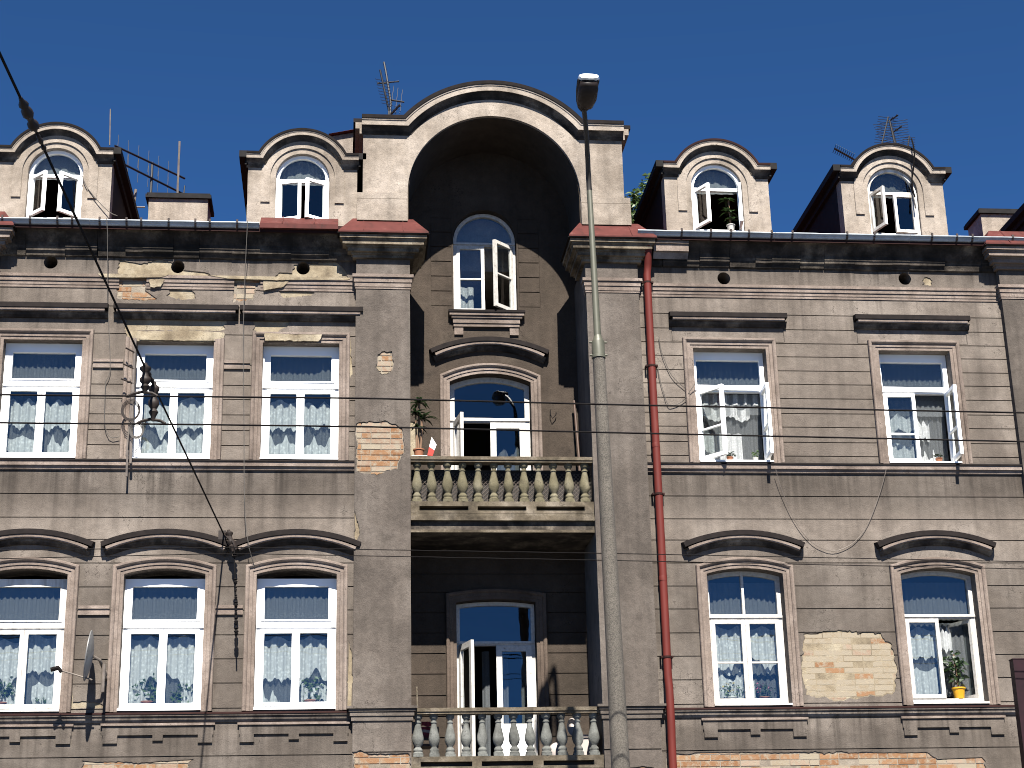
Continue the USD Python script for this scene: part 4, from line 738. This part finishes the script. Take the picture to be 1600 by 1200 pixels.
# ------------------------------------------------------------------ curtains
def cloth(x0, x1, lo, hi, y, folds, amp, seed, nx=72, nz=9):
    rng = np.random.default_rng(seed); ph = rng.uniform(0, 6, 3); V, F = [], []
    for i in range(nx+1):
        u = i/nx; a, b = lo(u), hi(u); b = max(b, a+.002)
        for j in range(nz+1):
            z = a+(b-a)*j/nz; V.append((x0+(x1-x0)*u, y+amp*math.sin(folds*6.283*u+ph[0]+.8*math.sin(3*z+ph[1]))+.4*amp*math.sin(folds*15*u+ph[2]), z))
    for i in range(nx):
        for j in range(nz):
            a = i*(nz+1)+j; F += [(a, a+nz+1, a+nz+2), (a, a+nz+2, a+1)]
    return trimesh.Trimesh(np.array(V), F, process=False)
def curtain(cx, hw, label, tiers, y=.235, sheer=None, mat='lace', back=None):
    t = thing('net_curtain', label, 'curtain', (cx, y, tiers[0][2]), 'net curtains in the windows')
    k = 0
    for x0, x1, zlo, zhi, kind, s in tiers:
        k += 1
        sc = {'scallop': (lambda u, z=zlo, s=s: z+.05*abs(math.sin(6.283*u*1.5+s))+.02*abs(math.sin(25*u+s)), lambda u, z=zhi, s=s: z-.03*math.sin(9*u+s)),
              'peak': (lambda u, z=zlo, s=s: z+.09*(1-abs(2*((u*2+s) % 1)-1))+.02*abs(math.sin(30*u)), lambda u, z=zhi, s=s: z-.10*abs(2*((u*2+s) % 1)-1)),
              'border': (lambda u, z=zlo: z, lambda u, z=zhi, s=s: z-.14*abs(math.sin(6.283*u+s))-.02*math.sin(28*u)),
              'cloud': (lambda u, z=zlo, s=s: z+.10*math.sin(6.283*u+s)+.04*math.sin(17*u+s), lambda u, z=zhi, s=s: z-.06*abs(math.sin(5*u+s))),
              'straight': (lambda u, z=zlo: z, lambda u, z=zhi: z)}[kind]
        obj('lace_panel', cloth(x0, x1, *sc, y, (x1-x0)*7, .018, k+int(abs(cx)*10)), mat, t, True)
    if back: obj('back_panel', cloth(cx-hw, cx+hw, lambda u: back[0], lambda u: back[1], y+.05, 11, .012, 9, 90, 6), 'sheer', t, True)
    if sheer: obj('sheer_panel', cloth(cx-hw, cx+hw, lambda u: sheer[0], lambda u: sheer[1], y, 12, .010, 5, 110, 6), 'sheer', t, True)  # sheer added to grey the panes like reflected sky
for i, (x, lab) in enumerate(zip(LX, ('spotted lace curtain in two tiers in the leftmost upper window', 'wavy lace curtain in the upper window behind the coiled mast', 'zigzag lace curtain in the upper window next to the left pier'))):
    curtain(x, .46, lab, [[(x-.46, x-.02, 8.58, 9.04, 'peak', .2), (x+.02, x+.46, 8.56, 9.03, 'peak', .6), (x-.46, x-.05, 8.18, 8.52, 'cloud', .4), (x+.10, x+.46, 8.18, 8.52, 'border', 1.9)],
    [(x-.40, x-.02, 8.60, 9.00, 'cloud', .5), (x+.02, x+.46, 8.58, 9.04, 'scallop', .9), (x-.46, x-.02, 8.18, 8.48, 'border', 1.4), (x+.04, x+.46, 8.18, 8.56, 'peak', 2.9)],
    [(x-.46, x-.02, 8.58, 9.02, 'scallop', 1.3), (x+.02, x+.46, 8.60, 9.03, 'peak', .1), (x-.46, x-.02, 8.18, 8.54, 'border', 2.4), (x+.02, x+.46, 8.18, 8.52, 'border', .7)]][i], sheer=(9.24, 9.75), back=(8.2, 9.1))
for i, (x, lab) in enumerate(zip(LX, ('cloudy white lace curtain in the leftmost lower window', 'gathered lace curtain in the lower window right of the satellite dish', 'lace curtain in the lower window next to the left pier'))):
    curtain(x, .46, lab, [[(x-.46, x-.01, 5.26, 5.78, 'cloud', 1.0), (x+.01, x+.46, 5.30, 5.80, 'scallop', 2.4), (x-.46, x-.05, 4.86, 5.16, 'border', .7), (x+.12, x+.46, 4.86, 5.22, 'cloud', 1.9)],
    [(x-.46, x+.0, 5.16, 5.80, 'cloud', 3.1), (x+.01, x+.46, 5.20, 5.82, 'cloud', .4), (x-.46, x-.15, 4.86, 5.14, 'cloud', .7), (x+.25, x+.46, 4.86, 5.24, 'border', .2)],
    [(x-.46, x-.01, 5.18, 5.76, 'scallop', .3), (x+.01, x+.46, 5.24, 5.80, 'cloud', 4.4), (x-.46, x-.2, 4.86, 5.10, 'border', 2.0), (x+.08, x+.46, 4.86, 5.18, 'cloud', 2.9)]][i], sheer=(5.95, 6.5), back=(4.88, 5.86))
curtain(UX[0], .46, 'pointed lace valance and white net in the open upper window next to the downpipe', [(UX[0]-.46, UX[0]+.30, 8.78, 9.06, 'peak', .3), (UX[0]-.46, UX[0]+.16, 8.2, 8.62, 'straight', 0), (UX[0]-.46, UX[0]+.46, 9.04, 9.2, 'straight', 0)], mat='fine_net', y=.27, sheer=(8.9, 9.75), back=(8.2, 9.15))
curtain(UX[1], .46, 'dark patterned net curtain in the rightmost upper window', [(UX[1]-.46, UX[1]-.0, 8.62, 8.95, 'peak', .5), (UX[1]-.46, UX[1]-.05, 8.2, 8.48, 'scallop', 1), (UX[1]+.02, UX[1]+.2, 8.5, 8.85, 'peak', .2), (UX[1]+.02, UX[1]+.28, 8.2, 8.4, 'border', 1)], mat='fine_net', y=.27, sheer=(8.9, 9.75), back=(8.2, 9.15))
curtain(UX[0], .46, 'lace curtain behind glazing bars in the lower window next to the downpipe', [(UX[0]-.46, UX[0]-.02, 5.36, 5.92, 'cloud', 2.0), (UX[0]+.02, UX[0]+.46, 5.40, 5.92, 'cloud', .5), (UX[0]-.46, UX[0]+.1, 4.95, 5.32, 'border', 2.)], y=.27, sheer=(5.98, 6.5), back=(4.95, 5.95))
curtain(UX[1], .46, 'striped gathered net curtain in the lower window with the yellow pot', [(UX[1]-.46, UX[1]-.02, 5.42, 5.86, 'scallop', .2), (UX[1]-.46, UX[1]-.06, 4.92, 5.34, 'cloud', 1.5), (UX[1]+.02, UX[1]+.2, 5.5, 5.9, 'peak', 0)], y=.27, sheer=(5.98, 6.5), back=(4.95, 5.95))
for x, lab in ((-4.03, 'pale net added as sky sheen in the arched top light of the leftmost dormer'), (-.60, 'pale net added as sky sheen in the arched top light of the dormer left of the gable'), (5.375, 'pale net added as sky sheen in the arched top light of the dormer right of the gable'), (8.005, 'grey net added as sky sheen in the arched top light of the rightmost round dormer')):
    t = thing('net_curtain', lab, 'curtain', (x, .19, 12.3), 'net curtains in the windows')
    obj('net_panel', cloth(x-.35, x+.35, lambda u: 12.27, lambda u: 12.30+.345*math.sqrt(max(0, 1-(2*u-1)**2)), .19, 5, .008, int(abs(x)*10), 60, 8), 'sheer' if x > 8 else 'net_sky_sheen', t, True)  # net added in place of the bright sky reflected in the pane
curtain(2.07, .40, 'white drape tied aside in the arched window under the gable', [(1.72, 1.92, 10.75, 11.22, 'straight', 0)], y=YB+.32, mat='fine_net')
curtain(2.13, .45, 'pale curtains in the balcony door of the lower loggia', [(1.96, 2.06, 4.3, 5.8, 'straight', 0), (2.2, 2.32, 4.3, 5.8, 'straight', 0), (2.5, 2.6, 4.3, 5.8, 'straight', 0)], y=YB+.42, mat='sheer')
curtain(2.11, .45, 'torn pale net in the balcony door of the upper loggia', [(2.2, 2.58, 8.2, 8.75, 'border', 1.2)], y=YB+.34, mat='sheer')

# ------------------------------------------------------------------ plants
def leaves(c, spread, n, size, seed, droop=.3):
    rng = np.random.default_rng(seed); V, F = [], []
    for _ in range(n):
        d = rng.normal(0, 1, 3); d /= np.linalg.norm(d); p = np.array(c)+d*np.array(spread)*rng.uniform(.2, 1)**.6
        a = rng.uniform(0, 6.28); ax = np.array([math.cos(a), math.sin(a), rng.uniform(-droop-.3, .4)]); ax /= np.linalg.norm(ax)
        w = np.cross(ax, rng.normal(0, 1, 3)); w /= np.linalg.norm(w); L = size*rng.uniform(.6, 1.2)
        k = len(V); mid = p+ax*L*.5+np.array([0, 0, .06*L]); V += [p, mid+w*L*.24, p+ax*L-np.array([0, 0, .12*L]), mid-w*L*.24]; F += [(k, k+1, k+2), (k, k+2, k+3)]
    return trimesh.Trimesh(np.array(V), F, process=False)
def blades(c, n, L, seed, up=.9, wid=.022):
    rng = np.random.default_rng(seed); V, F = [], []
    for i in range(n):
        a = 2*math.pi*i/n+rng.uniform(-.3, .3); e = rng.uniform(.1, up); l = L*rng.uniform(.7, 1.1); p = np.array(c, float); d = np.array([math.cos(a)*math.cos(e), math.sin(a)*math.cos(e), math.sin(e)]); w = np.array([-math.sin(a), math.cos(a), 0]); k = len(V)
        for j in range(5):
            t = j/4; ww = wid*math.sin(math.pi*min(.98, .25+.75*t)); V += [p+w*ww, p-w*ww]; p = p+d*l/4; d = d+np.array([0, 0, -.38]); d /= np.linalg.norm(d)
        for j in range(4): F += [(k+2*j, k+2*j+1, k+2*j+3), (k+2*j, k+2*j+3, k+2*j+2)]
    return trimesh.Trimesh(np.array(V), F, process=False)
POT = [(0, 0), (.7, 0), (.95, .88), (1.06, .88), (1.06, 1), (.92, 1), (.88, .9), (0, .9)]
def pot(at, r, h): return lathe([(a*r, b*h) for a, b in POT], at, 16)
def plant(name, label, cat, at, r, h, potmat, mk, leafmat='leaf', stem=None):
    t = thing(name, label, cat, at); obj('pot', pot(at, r, h), potmat, t, 40)
    if stem is not None: obj('stem', stem, 'bark', t)
    obj('foliage', mk, leafmat, t); return t
at = (1.05, .30, 8.17)
plant('potted_plant', 'tall dracaena in a pot on the left end of the upper balcony rail', 'plant', (1.03, .02, 8.166), .075, .12, 'terracotta',
      [blades((1.04, .05, 8.95), 16, .24, 1), blades((1.09, .03, 8.72), 15, .25, 2), blades((.99, .06, 8.80), 14, .22, 4), blades((1.02, .04, 8.6), 12, .2, 3)], 'leaf_dark', [tube([(1.02, .02, 8.25), (1.03, .04, 8.55), (1.04, .05, 8.98)], .016, 7), tube([(1.05, .02, 8.25), (1.08, .03, 8.72)], .016, 7), tube([(1.0, .03, 8.25), (.99, .06, 8.8)], .012, 7)])
obj('balcony_tray', bx(.93, 1.14, -.05, .08, 8.1655, 8.185), 'white_pot', label='small white tray under the dracaena on the balcony rail', cat='tray')
t = thing('small_flag', 'small white and red flag at the left end of the upper balcony', 'flag', (1.155, -.06, 8.17))
F0 = np.array([1.155, -.06, 8.17]); obj('stick', tube([F0+np.array([.03, 0, -.02]), F0+np.array([.045, 0, .27])], .005, 5), 'wood_brown', t)
def flagpart(z0, z1): 
    return trimesh.Trimesh(np.array([[1.165+.00, -.062, z0-.03], [1.20, -.064, z0], [1.25+.02*(z1 > 8.36), -.058, z0-.06+.02], [1.165+.04, -.062, z1], [1.23, -.066, z1-.03], [1.29, -.058, z1-.09]]), [(0, 1, 4), (0, 4, 3), (1, 2, 5), (1, 5, 4)], process=False)
obj('red_stripe', plate(Polygon([(1.14, 8.18), (1.21, 8.17), (1.235, 8.25), (1.165, 8.30)]), -.068, -.062), 'flag_red', t); obj('white_stripe', plate(Polygon([(1.165, 8.302), (1.236, 8.252), (1.265, 8.33), (1.20, 8.44)]), -.068, -.062), 'flag_white', t)
# window plants
plant('potted_plant', 'small palm in a white pot in the dormer right of the gable', 'plant', (5.56, .06, 11.62), .06, .10, 'white_pot', [blades((5.56, .08, 11.93), 14, .20, 5), blades((5.52, .08, 12.12), 12, .17, 6), blades((5.58, .06, 11.8), 10, .15, 16)], 'leaf', tube([(5.56, .06, 11.7), (5.555, .08, 12.12)], .012, 6))
plant('potted_plant', 'leafy plant in a yellow pot behind the rightmost lower window', 'plant', (UX[1]+.20, .20, 4.90), .088, .15, 'yellow_pot', [leaves((UX[1]+.19, .20, 5.32), (.13, .07, .25), 110, .10, 7)], 'leaf', tube([(UX[1]+.20, .20, 5.0), (UX[1]+.18, .20, 5.50)], .012, 6))
plant('flower_pot', 'yellow-green flowers behind the lower window nearest the downpipe', 'flower pot', (UX[0]-.22, .27, 4.87), .07, .09, 'white_pot', [leaves((UX[0]-.22, .27, 5.04), (.19, .06, .11), 90, .06, 8)], 'leaf_pale')
plant('flower_pot', 'green plant with pink blossom behind the lower window nearest the downpipe', 'flower pot', (UX[0]+.22, .27, 4.87), .07, .09, 'terracotta', [leaves((UX[0]+.22, .27, 5.03), (.18, .06, .12), 90, .055, 9)], 'leaf')
obj('blossom', leaves((UX[0]+.20, .25, 5.10), (.14, .03, .09), 26, .035, 10), 'flower_pink', '/World/flower_pot_001')
obj('blossom', leaves((UX[0]-.24, .25, 5.08), (.15, .03, .09), 26, .035, 11), 'flower_yellow', '/World/flower_pot')
plant('flower_pot', 'low green potted plant on the left of the open window sill beside the downpipe', 'flower pot', (UX[0]-.08, .05, 8.155), .045, .06, 'terracotta', [leaves((UX[0]-.08, .05, 8.25), (.08, .05, .04), 46, .045, 12)], 'leaf_dark')
plant('flower_pot', 'sparse little plant in a white pot on the open window sill beside the downpipe', 'flower pot', (UX[0]+.28, .05, 8.155), .035, .055, 'white_pot', [leaves((UX[0]+.28, .05, 8.27), (.04, .04, .06), 26, .045, 13)], 'leaf_pale')
plant('flower_pot', 'small terracotta pot plant on the sill of the rightmost upper window', 'flower pot', (UX[1]+.22, .05, 8.155), .05, .06, 'terracotta', [leaves((UX[1]+.22, .05, 8.25), (.06, .05, .04), 30, .05, 14)], 'leaf_dark')
for i, (x, dx, lab) in enumerate(((LX[0], -.25, 'green plants behind the leftmost lower window'), (LX[1], -.18, 'bushy green plants behind the lower window right of the satellite dish'), (LX[2], .2, 'green plants behind the lower window next to the left pier'))):
    plant('potted_plant', lab, 'plant', (x+dx, .24, 4.86), .08, .10, 'terracotta', [leaves((x+dx, .25, 5.10), (.22, .05, .20), 130, .07, 30+i)]+([leaves((x+.25, .25, 5.05), (.18, .04, .14), 80, .07, 50)] if i == 1 else [leaves((x+.24, .25, 4.98), (.1, .04, .06), 40, .06, 51+i)]), 'leaf_pale')
t = thing('shrub', 'leafy green shrub on the roof between the gable and the next dormer', 'shrub', (4.78, 2.0, 12.25))
obj('stem', [tube([(4.78, 2, 12.2), (4.77, 2, 12.9), (4.84, 2, 13.2)], .02, 6), tube([(4.77, 2, 12.7), (4.62, 2, 13.0)], .014, 6)], 'bark', t)
obj('foliage', [leaves((4.62, 2.0, 12.95), (.26, .2, .26), 420, .10, 60), leaves((4.86, 2.0, 13.22), (.22, .2, .24), 380, .10, 61), leaves((4.52, 2.0, 12.65), (.18, .2, .18), 200, .10, 62)], 'leaf_pale', t)
obj('window_dish', tube([(LX[2]-.28+.12*math.cos(a), .12+.05*math.sin(a), 4.90) for a in np.linspace(.6, 5.2, 14)], .016, 8), 'white_pot', smooth=40, label='small white curved dish on the sill of the lower window next to the pier', cat='dish')

# ------------------------------------------------------------------ balcony clutter
gn = thing('garden_netting', 'diamond-mesh netting over a dark sheet added as shade behind the upper balusters', 'netting', (2.15, .12, 7.56))
obj('backing_sheet', bx(.93, 3.37, .150, .156, 7.55, 8.04), 'cloth_dark', gn)  # dark sheet added to stand in for shade behind the balusters
obj('net', [tube([(.93+.055*k, .11, 7.56+(.0)), (.93+.055*k+.42, .11, 7.98)], .0045, 4) for k in range(-7, 44) if .93+.055*k > .5 and .93+.055*k+.42 < 3.8]+[tube([(.93+.055*k+.42, .118, 7.56), (.93+.055*k, .118, 7.98)], .0045, 4) for k in range(-7, 44) if .93+.055*k > .5 and .93+.055*k+.42 < 3.8], 'antenna_pale', gn)
obj('pole', tube([(3.345, .80, 7.5), (3.335, .85, 8.4), (3.30, .92, 9.31)], .016, 7), 'wood_brown', label='long brown pole leaning in the right corner of the upper loggia', cat='pole')
obj('wall_hook', [tube([(2.97, 1.04, 9.21), (2.965, 1.0, 9.12), (2.99, .99, 9.06), (3.04, 1.0, 9.11), (3.05, 1.0, 9.15)], .007, 5)], 'cable_black', label='small bent hook on the wall right of the upper balcony door', cat='hook')
for i, (x0, x1, z0, z1, m, lab, c) in enumerate(((.93, 1.02, 4.50, 4.66, 'cloth_pale', 'pale cloth hanging behind the leftmost baluster of the lower balcony', 'cloth'), (1.05, 1.19, 4.60, 4.66, 'cloth_red', 'red folded cloth at the left end of the lower balcony', 'cloth'))):
    obj('cloth', [cloth(x0, x1, lambda u, z=z0: z+.01*math.sin(8*u), lambda u, z=z1: z, .16, 2, .012, i, 12, 4)], m, smooth=True, label=lab, cat=c)
t = thing('striped_towel', 'red and pink striped towel over a chair on the lower balcony', 'towel', (1.13, .2, 4.45))
for k in range(4): obj('stripe', cloth(1.05, 1.20, lambda u, k=k: 4.46+.033*k+.006*math.sin(6*u), lambda u, k=k: 4.46+.033*k+.033+.006*math.sin(6*u), .2, 1.5, .01, 7, 10, 2), ('cloth_maroon', 'cloth_red', 'cloth_pale', 'cloth_red')[k], t, True)
t = thing('chair', 'brown wooden chair behind the left balusters of the lower balcony', 'chair', (1.13, .4, 4.11))
obj('seat', bx(.97, 1.28, .25, .6, 4.36, 4.39), 'wood_brown', t)
for x in (.99, 1.26):
    for y in (.27, .58): obj('leg', bx(x-.015, x+.015, y-.015, y+.015, 4.11, 4.36), 'wood_brown', t)
obj('backrest', [bx(.97, 1.28, .215, .24, 4.43, 4.60), bx(.98, 1.005, .215, .24, 4.36, 4.43), bx(1.245, 1.27, .215, .24, 4.36, 4.43)], 'wood_brown', t)
m = lathe([(0, 0), (.085, 0), (.115, .06), (.12, .062), (.12, .07), (.108, .068), (.08, .012), (0, .012)], n=22); m.apply_transform(trimesh.transformations.rotation_matrix(math.radians(78), [1, 0, 0])); m.apply_transform(np.diag([.55, 1, 1.0, 1])); m.apply_translation((3.02, .28, 4.57)); obj('wash_bowl', m, 'cloth_pale', smooth=40, label='pale oval bowl propped near the right end of the lower balcony', cat='bowl')
obj('crate', [bx(3.12, 3.30, .18, .4, 4.20, 4.44), bx(3.10, 3.32, .16, .42, 4.44, 4.475)], 'cloth_pale', label='small dark-bodied box with pale lid at the right end of the lower balcony', cat='box')
obj('sack', [lathe([(0, 0), (.09, .01), (.11, .08), (.07, .16), (.03, .20), (0, .21)], (2.80, .25, 4.19), 10)], 'cloth_pale', smooth=60, label='crumpled pale bag on the floor of the lower balcony', cat='bag')
obj('broom_handle', tube([(.985, .12, 4.2), (1.0, .1, 4.8), (.99, .08, 5.1)], .011, 6), 'rail_stone', label='pale stick standing at the left end of the lower balcony', cat='stick')
t = thing('sign_post', 'dark maroon steel post at the right edge of the view', 'post', (8.25, -2.0, .12))
obj('post', bx(8.145, 8.285, -2.06, -1.94, .12, 5.04), 'maroon_paint', t); obj('panel', bx(8.286, 9.6, -2.03, -1.97, 3.2, 5.03), 'cloth_dark', t); obj('post_cap', bx(8.14, 8.29, -2.065, -1.935, 5.04, 5.05), 'maroon_paint', t)

# like things share a group
GROUPS = {'antenna': 'tv aerials on the roof', 'flower pot': 'flower pots on the window sills', 'plant': 'potted plants at windows and balcony', 'wire': 'overhead wires across the street', 'cable': 'cables hanging on the facade'}
for p in stage.GetPrimAtPath('/World').GetChildren():
    c = p.GetCustomDataByKey('category')
    if c in GROUPS: p.SetCustomDataByKey('group', GROUPS[c])
